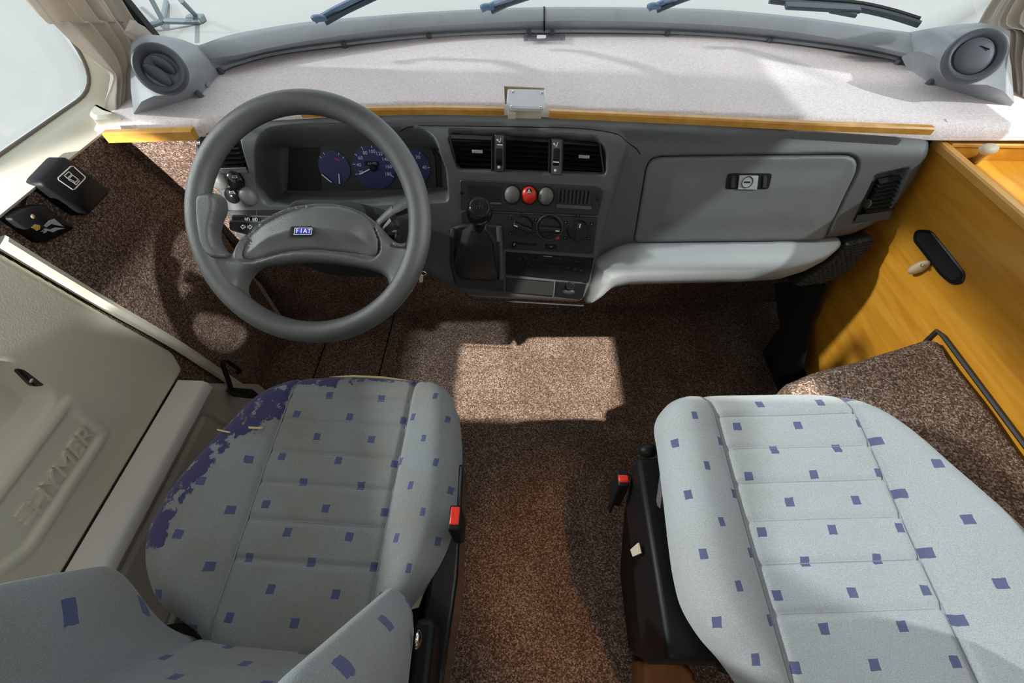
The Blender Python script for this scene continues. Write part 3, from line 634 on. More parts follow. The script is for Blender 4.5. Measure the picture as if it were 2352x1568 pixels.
# ---- four round switches left of the column
for px, py, r, m_ in ((502, 412, 20, 'button_grey'), (541, 414, 19, 'black_gloss'), (534, 449, 16, 'black_gloss'), (570, 451, 19, 'button_grey')):
    rr = r / 985.; b_ = obj('push_button', MB().dome(Fp(px, py, RAISE), (1, 0, 0), DD, DN, rr, rr * 1.08, rr * .75, base=.006), m_, dash)
    if m_ == 'black_gloss': obj('button_icon', stroke(MB(), [Fp(px - 7, py - 10, RAISE + rr * .72), Fp(px + 3, py - 10, RAISE + rr * .72), Fp(px + 3, py - 6, RAISE + rr * .74), Fp(px - 7, py - 6, RAISE + rr * .74), Fp(px - 7, py - 10, RAISE + rr * .72)], DN, .0008), 'white', b_)
obj('blank_panel', fplate([(517, 483), (588, 482), (588, 520), (540, 522)], RAISE - .001, .003, .001), 'dash_dark', dash)
obj('blank_panel', fplate([(592, 482), (680, 480), (680, 520), (592, 520)], RAISE - .001, .003, .001), 'dash_dark', dash)
# ---- instruments
ic = obj('instrument_cluster', fplate([(664, 330), (700, 326), (985, 326), (1012, 360), (1016, 466), (660, 468)], -.061, .002), 'black_matt', dash)
obj('cluster_mask', fplate([(735, 330), (985, 328), (1000, 360), (1004, 446), (740, 446)], -.0595, .0025, .001, .01), 'dash_dark', ic)
def gauge(px, py, rx, ry, ticks, labels, needle, hub=True):
    c = Fp(px, py, -.056); sc_ = np.linalg.norm(Fp(px + 10, py, -.056) - c) / 10; e1, e2 = A([1., 0, 0]), -DD
    g = obj('gauge', MB().lathe(c, DN, [(rx * sc_, -.001), (rx * sc_, .001), (.001, .001)], 40, 1, e1), 'gauge_blue', ic, label='dark blue dial')
    at = lambda a, r, h=.0016: c + sc_ * r * (math.cos(a) * e1 + math.sin(a) * e2) + DN * h
    for a in ticks: obj('scale_mark', stroke(MB(), [at(math.radians(a), rx * .86), at(math.radians(a), rx * .99)], DN, .0013), 'gauge_white', g)
    for a, s, r in labels: obj('numeral', text_mb(s, at(math.radians(a), rx * r, .0014), e1, e2, .0105, .0003), 'gauge_white', g)
    for (a0, r0, a1, r1) in needle: obj('needle', MB().bar(at(math.radians(a0), rx * r0, .005), at(math.radians(a1), rx * r1, .005), np.cross(DN, at(math.radians(a1), rx * r1) - at(math.radians(a0), rx * r0)), .0022, .001), 'white', g)
    if hub: obj('needle_hub', MB().lathe(c, DN, [(.008, .001), (.008, .007), (.006, .009), (.001, .009)], 20), 'black', g)
    return g, c, sc_
ang = np.linspace(200, -25, 9)
gauge(859, 384, 48, 48, list(ang), [(a, str(20 * (i + 1)), .70) for i, a in enumerate(ang)], [(200, .2, 203, .8)])
obj('odometer', fplate([(838, 370), (870, 371), (870, 381), (838, 380)], -.0545, .001), 'black', ic)
obj('odometer_digits', text_mb('61480', Fp(855, 375.5, -.0530), (1, 0, 0), -DD, .008, .0003), 'mark_grey', ic)
gauge(768, 384, 36, 40, [140, 120, 60, 40], [], [(205, .95, 250, .95), (-55, .45, -30 - 50, .98)], False)
obj('warning_mark', stroke(MB(), [Fp(770, 364, -.0535), Fp(780, 368, -.0535)], DN, .0025), 'gauge_red', ic)
gauge(950, 384, 38, 40, [180, 120, 60, 0], [(180, '10', .66), (120, '20', .66), (60, '30', .66), (0, '40', .66)], [(205, .1, 205, .85)])
# ---- centre vents with thumb wheels
vq = [[(1034, 310), (1130, 314), (1130, 391), (1052, 387)], [(1161, 313), (1261, 319), (1260, 396), (1160, 392)], [(1292, 322), (1376, 328), (1386, 402), (1290, 398)]]
for k, q in enumerate(vq):
    cv = obj('centre_vent', fplate(q, -.0125, .002), 'black', dash)
    for t in np.linspace(.05, .95, 7): obj('slat', MB().bar(quad(q, 0, t, .006), quad(q, 1, t, .006), DN + .55 * DD, .012, .0016), 'black', cv)
    for s in (0, 1): obj('vent_cheek', MB().bar(quad(q, s, 0, .006), quad(q, s, 1, .006), DN, .026, .002), 'dash_dark', cv)
    if k != 1:
        s0 = .48 if k == 0 else .42; obj('vent_tab', MB().bar(quad(q, s0, .46, .014), quad(q, s0 + .28, .46, .014), DD, .006, .006), 'mark_grey', cv, bevel=.001)
for tl, tr_, br, bl, ty, my in (((1137, 307), (1159, 308), (1158, 391), (1136, 390), .62, .30), ((1266, 316), (1291, 318), (1289, 399), (1264, 397), .52, .68)):
    q = (tl, tr_, br, bl)
    pn = obj('vent_control', fplate([tl, tr_, br, bl], .010, .014, .001, .002), 'black_gloss', dash)
    obj('thumb_wheel', MB().lathe(quad(q, .5, ty, .016), (1, .0, 0), [(.001, -.006), (.018, -.006), (.0185, 0), (.018, .006), (.001, .006)], 24), 'black', pn)
    mk = MB(); stroke(mk, [quad(q, .25, my, .036), quad(q, .75, my, .036)], DN, .002); obj('wheel_mark', mk, 'white', pn)
    obj('closed_dot', MB().dome(quad(q, .45, .92, .0242), (1, 0, 0), DD, DN, .003, .003, .0008, 12, 3), 'white', pn)
    mk = MB(); stroke(mk, [quad(q, .62, .12, .0245), quad(q, .5, .24, .0245), quad(q, .3, .18, .0245)], DN, .0014); mk.dome(quad(q, .28, .17, .0245), (1, 0, 0), DD, DN, .002, .002, .0006, 10, 3); obj('airflow_icon', mk, 'white', pn)
# ---- switch panel
sp = obj('switch_panel', fplate([(1056, 411), (1372, 428), (1386, 438), (1373, 494), (1056, 480)], RAISE, .006, .002, .006), 'dash_dark', dash)
obj('storage_slot', fplate([(1072, 424), (1150, 428), (1150, 463), (1082, 462)], RAISE + .006, .0006, 0, .002), 'black_matt', sp)
obj('slot_lip', MB().bar(Fp(1080, 466, RAISE + .008), Fp(1151, 467, RAISE + .008), DD, .003, .003), 'dash_grey', sp)
for px, py, m_ in ((1176.5, 447, 'button_grey'), (1215, 448, 'red'), (1253.5, 450.5, 'button_grey')):
    rr = 16.5 / 1000; bt = obj('push_button', MB().dome(Fp(px, py, RAISE + .006), (1, 0, 0), DD, DN, rr, rr * 1.12, rr * .7, base=.004), m_, sp, label='red hazard button' if m_ == 'red' else None)
    obj('button_collar', MB().tube([Fp(px, py, RAISE + .006) + rr * 1.06 * (math.cos(a) * A([1., 0, 0]) + 1.12 * math.sin(a) * DD) for a in np.linspace(0, 2 * math.pi, 28, endpoint=False)], .0016, 6, True), 'black', bt)
    if m_ == 'red':
        o_ = Fp(px, 439, RAISE + .0165); e1 = A([1., 0, 0]); obj('icon_ground', MB().dome(o_, e1, DD, DN, .0058, .0058, .0012, 16, 3), 'black', bt)
        obj('warning_triangle', MB().plate([o_ + DN * .0010 - e1 * .0048 + DD * .0035, o_ + DN * .001 + e1 * .0048 + DD * .0035, o_ + DN * .001 - DD * .0052], DN, .0008), 'white', bt)
        obj('triangle_core', MB().plate([o_ + DN * .0018 - e1 * .0018 + DD * .0018, o_ + DN * .0018 + e1 * .0018 + DD * .0018, o_ + DN * .0018 - DD * .0018], DN, .0004), 'mark_grey', bt)
q = [(1284, 433), (1356, 438), (1352, 469), (1282, 465)]
gq = obj('grille', fplate(q, RAISE + .0055, .0008), 'black', sp)
for s in np.linspace(.0, 1, 9): obj('grille_bar', MB().bar(quad(q, s, 0, RAISE + .008), quad(q, s, 1, RAISE + .008), A([1., 0, 0]), .0042, .004), 'dash_dark', gq)
obj('grille_sill', MB().bar(Fp(1278, 472, RAISE + .007), Fp(1358, 477, RAISE + .007), DD, .007, .003), 'dash_grey', sp)
for p in ((1060, 443), (1372, 458)): obj('screw_hole', MB().dome(Fp(*p, RAISE + .006), (1, 0, 0), DD, DN, .004, .004, .0006, 14, 3), 'black', sp)
# ---- heater controls
hp = obj('heater_panel', fplate([(1059, 485), (1372, 499), (1362, 582), (1150, 570), (1060, 560)], RAISE, .004, .001, .003), 'dash_dark', dash)
for px, py, R_, a in ((1200, 518, .0235, -22), (1262, 522, .0245, -4), (1327, 528, .0235, 86)):
    c = Fp(px, py, RAISE + .004); kb = obj('rotary_knob', MB().lathe(c, DN, [(R_, 0), (R_ * .96, .008), (R_ * .9, .010), (.001, .010)], 32), 'black_gloss', hp)
    u = math.cos(math.radians(a)) * A([1., 0, 0]) - math.sin(math.radians(a)) * DD; v_ = np.cross(DN, u)
    obj('knob_bar', MB().obox(c + DN * .014, u * R_ * .92, v_ * .0055, DN * .006), 'black_gloss', kb, bevel=.0025)
    e_ = (-1 if px == 1200 else 1); obj('pointer', MB().bar(c + DN * .0205 + u * R_ * .50 * e_, c + DN * .0205 + u * R_ * .85 * e_, v_, .0022, .0008), 'white', kb)
    if px == 1262: obj('dial_ring', MB().tube([c + DN * .001 + .0285 * (math.cos(t) * A([1., 0, 0]) + math.sin(t) * DD) for t in np.linspace(0, 2 * math.pi, 40, endpoint=False)], .0012, 6, True), 'dash_grey', kb)
    for t in ((150, 95, 25, 215, 325) if px != 1262 else ()):
        p_ = c + .0325 * (math.cos(math.radians(t)) * A([1., 0, 0]) - math.sin(math.radians(t)) * DD) + DN * .0005
        obj('setting_tile', MB().obox(p_, (.0042, 0, 0), DD * .0036, DN * .0004), 'black', hp)
        mk = MB(); stroke(mk, [p_ + DN * .0007 - A([.0015, 0, 0]) + DD * .001, p_ + DN * .0007 + A([.0012, 0, 0]) - DD * .0015], DN, .0009); obj('setting_mark', mk, 'mark_grey', hp)
obj('hot_mark', MB().dome(Fp(1280, 546, RAISE + .004), (1, 0, 0), DD, DN, .0045, .0045, .001, 14, 3), 'red', hp)
obj('cold_mark', MB().dome(Fp(1239, 542, RAISE + .004), (1, 0, 0), DD, DN, .0045, .0045, .001, 14, 3), 'gauge_blue', hp)
obj('slider_slot', fplate([(1184, 556), (1232, 559), (1232, 564), (1184, 561)], RAISE + .004, .0006), 'black', hp)
obj('slider', fplate([(1176, 555), (1188, 556), (1188, 566), (1176, 565)], RAISE + .004, .008, .002), 'black_gloss', hp)
obj('slider_mark', stroke(MB(), [Fp(1180, 563, RAISE + .0125), Fp(1183, 559, RAISE + .0125)], DN, .001), 'white', hp)
rb = obj('recirculation_button', fplate([(1253, 560), (1279, 562), (1279, 573), (1253, 571)], RAISE + .004, .003, .001), 'black', hp)
obj('button_icon', stroke(MB(), [Fp(1263, 564, RAISE + .0075), Fp(1266, 568, RAISE + .0075), Fp(1269, 565, RAISE + .0075)], DN, .001), 'mark_grey', rb)
# ---- radio, ashtray, lighter
rd = obj('radio', fplate([(1162, 578), (1364, 592), (1352, 648), (1162, 628)], RAISE, .003, .001), 'black', dash, label='black car radio')
obj('cassette_flap', fplate([(1232, 590), (1290, 592), (1296, 604), (1228, 600)], RAISE + .003, .002, .001), 'black_gloss', rd)
obj('radio_display', fplate([(1226, 606), (1290, 612), (1288, 626), (1224, 620)], RAISE + .003, .001), 'black_gloss', rd)
obj('flap_mark', stroke(MB(), [Fp(1248, 588, RAISE + .005), Fp(1268, 589.5, RAISE + .005)], DN, .0016), 'mark_grey', rd)
for px, py in ((1192, 595), (1206, 594), (1218, 590), (1226, 598), (1198, 606), (1212, 608), (1222, 612), (1306, 600), (1322, 602), (1332, 602), (1304, 616), (1320, 618), (1334, 622), (1186, 612)):
    obj('radio_key', fplate([(px - 4, py - 3), (px + 5, py - 2.4), (px + 5, py + 3), (px - 4, py + 2.4)], RAISE + .003, .002, .0008), 'dash_dark' if (px + py) % 2 else 'black_gloss', rd)
at_ = obj('ashtray', fplate([(1163, 634), (1273, 644), (1270, 678), (1163, 669)], RAISE, .005, .0015), 'dash_dark', dash)
obj('ashtray_lip', MB().bar(Fp(1163, 634, RAISE + .006), Fp(1273, 644, RAISE + .006), DD, .004, .004), 'dash_grey', at_)
cl = obj('lighter_bay', fplate([(1277, 645), (1347, 650), (1338, 685), (1274, 679)], RAISE, .003, .001), 'black', dash)
obj('cigar_lighter', MB().lathe(Fp(1309, 656, RAISE + .002), DN, [(.011, 0), (.011, .004), (.009, .006), (.001, .006)], 24), 'black_gloss', cl)
obj('bay_scoop', MB().dome(Fp(1306, 671, RAISE + .002), (1, 0, 0), DD, DN, .016, .008, .004), 'dash_dark', cl)
obj('base_lip', MB().tube([Fp(*p, RAISE + .002) for p in ((1068, 672), (1075, 682), (1092, 688), (1200, 694), (1340, 702))], .0022, 8), 'dash_dark', dash)

# ================================================================== GEAR LEVER
gc = Fp(1095, 600, RAISE); gv = thing('gear_lever', 'black gear lever with leather gaiter beside the steering wheel', 'gear lever', gc - A([0, 0, .07]))
con = [(1036, 520), (1062, 512), (1146, 513), (1156, 530), (1157, 668), (1048, 655), (1034, 600)]
obj('gaiter_surround', fplate(con, RAISE + .002, .014, .004, .01), 'dash_dark', gv)
for pts in ([(1146, 520), (1150, 590), (1152, 640)], [(1044, 525), (1040, 580), (1046, 632)]):
    obj('surround_ridge', MB().tube([Fp(*p, RAISE + .018) for p in pts], .006, 8), 'dash_grey' if pts[0][0] > 1100 else 'dash_dark', gv)
kn = Fp(1101, 486, .145)
b0 = [Fp(*p, RAISE + .014) for p in rnd([(1048, 560), (1142, 556), (1146, 648), (1054, 642)], 12, 4)]; N_ = len(b0)
axis = unit(kn - Fp(1097, 604, RAISE + .01)); e1 = A([1., 0, 0]); e1 = unit(e1 - axis * np.dot(e1, axis)); e2 = np.cross(axis, e1)
cb = sum(b0) / N_; rings = [b0]
for t, r, tw in ((.18, .050, .0), (.38, .041, .1), (.55, .032, .2), (.68, .022, .1), (.74, .016, 0)):
    cc = cb * (1 - t) + kn * t; ring = []
    for i, p in enumerate(b0):
        d_ = p - cb; a = math.atan2(np.dot(d_, e2), np.dot(d_, e1)); rr = r * (1 + .13 * math.sin(4 * a + 2 * tw * 6) + .05 * math.sin(7 * a)); ring.append(cc + rr * (math.cos(a) * e1 + math.sin(a) * e2))
    rings.append(ring)
obj('gaiter', MB().loft(rings, True, False), 'leather', gv, ang=60)
sm = [r[int(N_ * .62)] for r in rings]; obj('gaiter_seam', MB().tube(sm, .0012, 6), 'black', gv)
obj('shaft', MB().tube([cb * .4 + kn * .6, kn], .012, 12), 'black', gv)
ka = unit(.6 * axis + .8 * unit(CAM * A([.0, 0, 1]) + A([0, .25, 0]) - kn))
k_ = obj('knob', MB().lathe(kn, ka, [(.008, -.034), (.016, -.032), (.021, -.022), (.0255, -.006), (.026, .004), (.0235, .015), (.018, .0225), (.0165, .0235), (.001, .0245)], 32), 'black_gloss', gv, ang=60)
obj('shift_cap', MB().lathe(kn, ka, [(.0172, .021), (.0172, .0240), (.0160, .0248), (.001, .0252)], 28), 'black', k_)
u_, v_ = unit(np.cross(ka, [0, 1., 0])), None; v_ = np.cross(ka, u_); mk = MB(); o_ = kn + ka * .0258
for s in (-1, 0, 1): stroke(mk, [o_ + u_ * .005 * s + v_ * .006, o_ + u_ * .005 * s - v_ * (.006 if s < 1 else 0)], ka, .0007)
stroke(mk, [o_ - u_ * .005, o_ + u_ * .005], ka, .0007); obj('shift_pattern', mk, 'dash_grey', k_)

# ================================================================== STEERING COLUMN AND WHEEL
WC = A([-.353, .588, .788]); WT = math.radians(44.6); WN = A([0, -math.cos(WT), math.sin(WT)]); W1 = A([1., 0, 0]); W2 = np.cross(WN, W1)
def Wp(px, py, h=0.): return P(px, py, pl=(WC + WN * h, WN))
def W(px, py, h=0.): q = Wp(px, py, h) - WC; return A([np.dot(q, W1), np.dot(q, W2)])
Wmap = frame_map(WC, W1, W2, WN)
sc_ = thing('steering_column', 'dark steering column shroud with stalks behind the steering wheel', 'steering column', WC - WN * .2 - A([0, 0, .08]))
sh = []
for t, a, b in ((.035, .050, .045), (.06, .068, .060), (.12, .074, .066), (.20, .078, .074), (.27, .078, .076)):
    sh.append([WC - WN * t + A(p[0]) * W1 + A(p[1]) * W2 for p in rnd([(-a, -b * 1.15), (a, -b * 1.15), (a, b * .75), (-a, b * .75)], .03, 5)])
obj('shroud', MB().loft(sh), 'black_matt', sc_, ang=60)
obj('shroud_rib', MB().bar(WC - WN * .075 - W1 * .05 - W2 * .062, WC - WN * .075 + W1 * .04 - W2 * .062, WN, .02, .002), 'black', sc_)
for k, (pp, hh, lab) in enumerate(((((540, 495), (600, 497), (600, 520), (540, 512)), -.062, 'headlamp'), (((534, 507), (600, 510), (600, 545), (546, 542), (535, 530)), -.05, 'indicator'))):
    pts = [Wp(*p, hh) for p in pp]; pts = [p if i in (0, len(pp) - 1) or len(pp) == 5 and i == 4 else p + W1 * .03 for i, p in enumerate(pts)]
    s_ = obj('stalk', MB().plate(rnd(pts, .004, 3), WN, .012, .003), 'black_gloss', sc_)
    mk = MB(); hh2 = hh + .0125
    if k == 1:
        for x0, dr in ((558, -1), (574, 1)):
            ar = [(x0 + 5 * dr, 521), (x0, 516), (x0, 519), (x0 - 5 * dr, 519), (x0 - 5 * dr, 523), (x0, 523), (x0, 526), (x0 + 5 * dr, 521)]
            stroke(mk, [Wp(a, b, hh2) for a, b in ar], WN, .0007)
    else:
        for x0 in (562, 580):
            stroke(mk, [Wp(x0 + 7 + 4 * math.cos(t), 504 + 4 * math.sin(t), hh2) for t in np.linspace(-1.6, 1.6, 7)] + [Wp(x0 + 7, 500, hh2)], WN, .0007)
            for dy in (-3, 0, 3): stroke(mk, [Wp(x0, 504 + dy, hh2), Wp(x0 + 4.5, 504 + dy, hh2)], WN, .0007)
    obj('stalk_icon', mk, 'white', s_)
p0, p1, p2 = Wp(868, 515, -.06), Wp(908, 484, -.055), Wp(950, 462, -.05)
s_ = obj('stalk', MB().tube([p0, p0 * .4 + p1 * .6, p1], [.008, .011, .012], 10, flat=.8), 'dash_grey', sc_)
obj('stalk_tip', MB().tube([p1, p1 * .7 + p2 * .3, p2], [.0125, .016, .017], 10, flat=.7), 'dash_dark', s_)
obj('adjust_lever', MB().tube([Wp(872, 545, -.07), Wp(890, 525, -.06), Wp(906, 508, -.055)], [.008, .009, .011], 8), 'dash_grey', sc_)
obj('ignition_barrel', MB().lathe(Wp(905, 545, -.10), (1, -.2, .1), [(.014, -.03), (.016, 0), (.016, .01), (.010, .014), (.001, .014)], 20), 'black_gloss', sc_)
# keys hanging from the ignition
kp = P(972, 628, y=.66); ky = thing('key_fob', 'small key with pale tag hanging by the column', 'key', kp - A([0, 0, .05]))
obj('key_ring', MB().tube([kp + A([.006 * math.cos(t), 0, .006 * math.sin(t)]) for t in np.linspace(0, 2 * math.pi, 14, endpoint=False)], .0014, 6, True), 'chrome', ky)
obj('pale_tag', MB().plate(rnd([P(*p, y=.655) for p in ((962, 634), (972, 630), (972, 646), (964, 648))], .003, 3), (0, -1, 0), .002), 'beige_plastic', ky)
obj('yellow_tag', MB().plate(rnd([P(*p, y=.66) for p in ((940, 662), (948, 660), (948, 668), (941, 670))], .002, 3), (0, -1, 0), .002), 'yellow', ky)

sw = thing('steering_wheel', 'dark grey four-spoke steering wheel with blue badge', 'steering wheel', WC - A([0, 0, .15]))
rg = []
RM = .1862
for a in np.linspace(0, 2 * math.pi, 96, endpoint=False):
    dr = math.cos(a) * W1 + math.sin(a) * W2
    rg.append([WC + dr * (RM + .0188 * math.cos(t)) + WN * .0165 * math.sin(t) for t in np.linspace(0, 2 * math.pi, 18, endpoint=False)])
obj('rim', MB().loft(rg + [rg[0]], True, False, False), 'wheel_grey', sw, ang=180)
hub_px = [(455, 448), (490, 446), (497, 476), (489, 506), (486, 540), (497, 570), (520, 585), (534, 570), (552, 545), (600, 503), (660, 475), (740, 465), (808, 477), (852, 505), (893, 548), (920, 557), (944, 546), (956, 506), (950, 470), (938, 437), (972, 438), (976, 560), (955, 625), (915, 690), (895, 690), (891, 662), (880, 634), (829, 616), (710, 602), (596, 614), (561, 636), (551, 664), (560, 694), (535, 690), (488, 635), (455, 565)]
hub = A(spline([W(*p) for p in hub_px], 4, True))
pad_px = [(541, 588), (546, 556), (572, 524), (612, 498), (665, 476), (740, 467), (802, 478), (842, 504), (864, 540), (869, 566), (862, 584), (842, 593), (795, 582), (710, 574), (640, 580), (585, 596), (557, 599)]
pad = A(spline([W(*p, .012) for p in pad_px], 4, True))
def hhub(Q, d):
    dp, _ = sdf(pad, Q); r = np.sqrt((Q ** 2).sum(1))
    return -.002 + rim(d, .014, .014) + .010 * sstep((dp + .05) / .06) + .010 * sstep((r - .14) / .04) - .011 * sstep((dp + .0025) / .003)
V, Fs, Q, d = relief(hub, .003, hhub, .016, Wmap); obj('spokes', MB().add(V, Fs), 'wheel_grey', sw, ang=180)
def hpad(Q, d):
    dent = np.exp(-(((np.abs(Q[:, 0] + .002) - .095) / .018) ** 2 + ((Q[:, 1] + .035) / .03) ** 2))
    return .001 + rim(d, .010, .008) + .013 * sstep(d / .045) - .005 * dent
V, Fs, Q, d = relief(pad, .003, hpad, .012, Wmap); padob = obj('horn_pad', MB().add(V, Fs), 'wheel_grey', sw, ang=180)
for gp_, inner in (([(447, 447), (488, 444), (497, 474), (490, 506), (486, 540), (498, 572), (519, 586), (500, 593), (476, 590), (455, 562), (446, 505)], 1), ([(938, 434), (953, 442), (959, 472), (957, 510), (948, 548), (925, 566), (905, 566), (896, 552), (918, 559), (942, 548), (953, 510), (948, 470)], 0)):
    g2 = A(spline([W(*p, .012) for p in gp_], 3, True)); V, Fs, Q, d = relief(g2, .003, lambda Q, d: .0150 + rim(d, .009, .009), .014, Wmap); obj('thumb_grip', MB().add(V, Fs), 'wheel_grey', sw, ang=180)
bh = .0145
bd = obj('badge', MB().plate(rnd([Wp(*p, bh) for p in ((667, 520), (720, 519), (721, 542), (668, 543))], .004, 4), WN, .002, .001), 'black', padob)
for i, ch in enumerate('FIAT'):
    x0 = 677.5 + i * 9.2; q4 = [Wp(*p, bh + .002) for p in ((x0 + 1.6, 525), (x0 + 10, 525), (x0 + 8.6, 536.5), (x0, 536.5))]
    obj('badge_tile', MB().plate(q4, WN, .0006), 'blue_badge', padob)
    obj('badge_letter', text_mb(ch, sum(q4) / 4 + WN * .0007, W1, W2, .0098, .0003, .15), 'white', padob)
fr_ = [Wp(*p, bh + .0022) for p in ((677.5, 523.6), (717, 523.6), (715, 538), (675, 538), (677.5, 523.6))]; obj('badge_outline', stroke(MB(), fr_, WN, .0006), 'white', padob)

# ================================================================== SEATS
def seat_frame(vp, d):
    e2 = unit(ray(*vp)); e1 = unit(np.cross(e2, [0, 0, 1])); n = np.cross(e1, e2); return CAM - n * d, e1, e2, n
def set_uv(o, xy, panels, seams):
    me = o.data; uvl = me.uv_layers.new(name='weave'); n = len(me.loops); arr = np.zeros((n, 2)); lv_ = np.zeros(n, int); me.loops.foreach_get('vertex_index', lv_)
    st = np.zeros(len(me.polygons), int); tot = np.zeros(len(me.polygons), int); me.polygons.foreach_get('loop_start', st); me.polygons.foreach_get('loop_total', tot)
    L = xy[lv_]; fx = np.add.reduceat(L[:, 0], st) / tot; pid = np.where(fx < seams[0], 0, np.where(fx > seams[1], 2, 1)); pl_ = np.repeat(pid, tot)
    for k, (x0, y0, a, b, sh_) in enumerate(panels):
        m = pl_ == k; arr[m, 0] = (L[m, 0] - sh_ * (L[m, 1] - y0) - x0) / a; arr[m, 1] = (L[m, 1] - y0) / (2 * b)
    uvl.data.foreach_set('uv', arr.ravel())
def cushion(parent, fr, out_px, seams, cross, panels, m, thick, wear=None, extra=None):
    o, e1, e2, n = fr; loc = lambda px, py: (lambda q: A([np.dot(q - o, e1), np.dot(q - o, e2)]))(P(px, py, pl=(o, n)))
    ol = A(spline([loc(*p) for p in out_px], 5, True)); lo, hi = ol.min(0), ol.max(0)
    def hf(Q, d):
        x, y = Q[:, 0], Q[:, 1]; h = rim(d, .045, .042)
        tl = np.clip((seams[0] - x) / max(.02, seams[0] - lo[0]), 0, 1); trr = np.clip((x - seams[1]) / max(.02, hi[0] - seams[1]), 0, 1)
        h = h + .014 * np.sin(np.pi * np.clip(tl * .9, 0, 1)) + .014 * np.sin(np.pi * np.clip(trr * .9, 0, 1))
        for s in seams: h = h - .0055 * np.exp(-((x - s) / .004) ** 2)
        inside = (x > seams[0]) & (x < seams[1]); ys = sorted(cross); 
        for c_ in ys: h = h - np.where(inside, .0035 * np.exp(-((y - c_) / .0035) ** 2), 0)
        return h + .0015 * np.sin(x * 31 + y * 17)
    V, Fs, Q, d = relief(ol, .004, hf, thick, frame_map(o, e1, e2, n))
    ob = obj('cushion', MB().add(V, Fs), m, parent, ang=180)
    xy = np.stack([(V - o) @ e1, (V - o) @ e2], 1); set_uv(ob, xy, panels, seams)
    if wear is not None:
        wv = np.full(len(V), -.5)
        for poly, amt, soft in wear: ds, _ = sdf([loc(*p) for p in poly], xy); wv = np.maximum(wv, np.clip(.5 + ds / soft, -.4, amt))
        at = ob.data.attributes.new('wear', 'FLOAT', 'POINT'); at.data.foreach_set('value', wv)
    st = MB()                                        # piping along the two long seams and stitching across
    hs = lambda x, y: hf(A([[x, y]]), A([max(0, sdf(ol, A([[x, y]]))[0][0])]))[0]
    for s in seams[:1] + seams[1:]:
        ys = np.linspace(lo[1] + .02, hi[1] - .012, 40); pts = [o + e1 * s + e2 * y + n * (hs(s, y) + .0008) for y in ys]; st.tube(pts, .0011, 6)
    obj('piping', st, 'fabric_piping', ob)
    for y in cross:
        xs = np.linspace(seams[0] + .003, seams[1] - .003, 24); obj('stitching', MB().tube([o + e1 * x + e2 * y + n * (hs(x, y) + .0004) for x in xs], .0006, 5), 'thread', ob)
    return ob, loc, hf, ol
def backrest(parent, fr, yj, xc, rec, m, panels, wscale=1.):
    o, e1, e2, n = fr; ob_ = o + e1 * xc + e2 * yj; r = math.radians(rec); up = unit(A([0, -math.sin(r), math.cos(r)])); nf = np.cross(up, e1); nf = nf if nf[1] > 0 else -nf
    ol = A(spline([A(p) * A([wscale, 1]) for p in ((-.20, -.05), (-.265, .06), (-.29, .2), (-.28, .40), (-.23, .54), (-.12, .60), (0, .61), (.12, .60), (.23, .54), (.28, .40), (.29, .2), (.265, .06), (.20, -.05), (0, -.06))], 5, True))
    def hf(Q, d):
        x, y = np.abs(Q[:, 0]) / wscale, Q[:, 1]; b = sstep((x - .13) / .11) * sstep((y + .06) / .16) * (1 - .75 * sstep((y - .34) / .2))
        return rim(d, .05, .05) + .115 * b - .006 * np.exp(-((x - .145) / .005) ** 2)
    V, Fs, Q, d = relief(ol, .005, hf, .07, frame_map(ob_, e1, up, nf)); bo = obj('backrest', MB().add(V, Fs), m, parent, ang=180)
    xy = np.stack([(V - ob_) @ e1, (V - ob_) @ up], 1); set_uv(bo, xy, panels, (-.145 * wscale, .145 * wscale))
    back = ol * .96; V, Fs, Q, d = relief(back, .02, lambda Q, d: rim(d, .03, .03), .03, frame_map(ob_ - nf * .05, e1, up, -nf)); obj('back_shell', MB().add(V, Fs), 'dash_dark', parent, ang=60)
    hd = ob_ + up * .69 - nf * .02
    for s in (-1, 1): obj('headrest_post', MB().tube([ob_ + up * .58 + e1 * .07 * s - nf * .03, hd + e1 * .07 * s - nf * .01], .006, 8), 'chrome', parent)
    hb = obj('headrest', MB().obox(hd, e1 * .13, up * .065, nf * .035), m, parent, bevel=.03); Vh = np.zeros(len(hb.data.vertices) * 3); hb.data.vertices.foreach_get('co', Vh); Vh = Vh.reshape(-1, 3); set_uv(hb, np.stack([Vh @ e1, Vh @ up], 1), panels, (-.5, .5))
    return ob_, up, nf, e1

# ---- driver seat
fd = seat_frame((1303, -919), .75)
ds = thing('driver_seat', 'worn blue-grey fabric seat with torn navy edge facing the steering wheel', 'seat', (-.35, .2, 0), 'cab seats')
d_out = [(690, 853), (820, 850), (950, 858), (1012, 876), (1038, 912), (1047, 980), (1046, 1060), (1040, 1170), (1026, 1240), (1000, 1300), (968, 1348), (930, 1400), (860, 1500), (760, 1560), (600, 1570), (480, 1540), (425, 1460), (352, 1392), (326, 1340), (313, 1290), (314, 1236), (334, 1186), (382, 1108), (450, 1030), (520, 960), (580, 902), (640, 866)]
wear = [([(700, 845), (640, 850), (560, 905), (480, 985), (400, 1065), (340, 1150), (290, 1240), (318, 1265), (385, 1250), (415, 1180), (462, 1110), (515, 1050), (560, 1005), (600, 990), (650, 945), (655, 905), (690, 880)], .64, .026),
        ([(690, 845), (960, 850), (955, 872), (900, 868), (780, 870), (770, 888), (690, 880)], .80, .03), ([(590, 930), (650, 920), (640, 960), (590, 975)], .75, .03), ([(500, 985), (580, 930), (600, 950), (560, 995)], .8, .04), ([(640, 875), (690, 862), (690, 880), (660, 900)], .75, .03)]
pan_d = [(-.475, .167, .126, .0412, 0), (-.372, .296, .1, .0397, 0), (-.177, .222, .064, .0405, .1)]
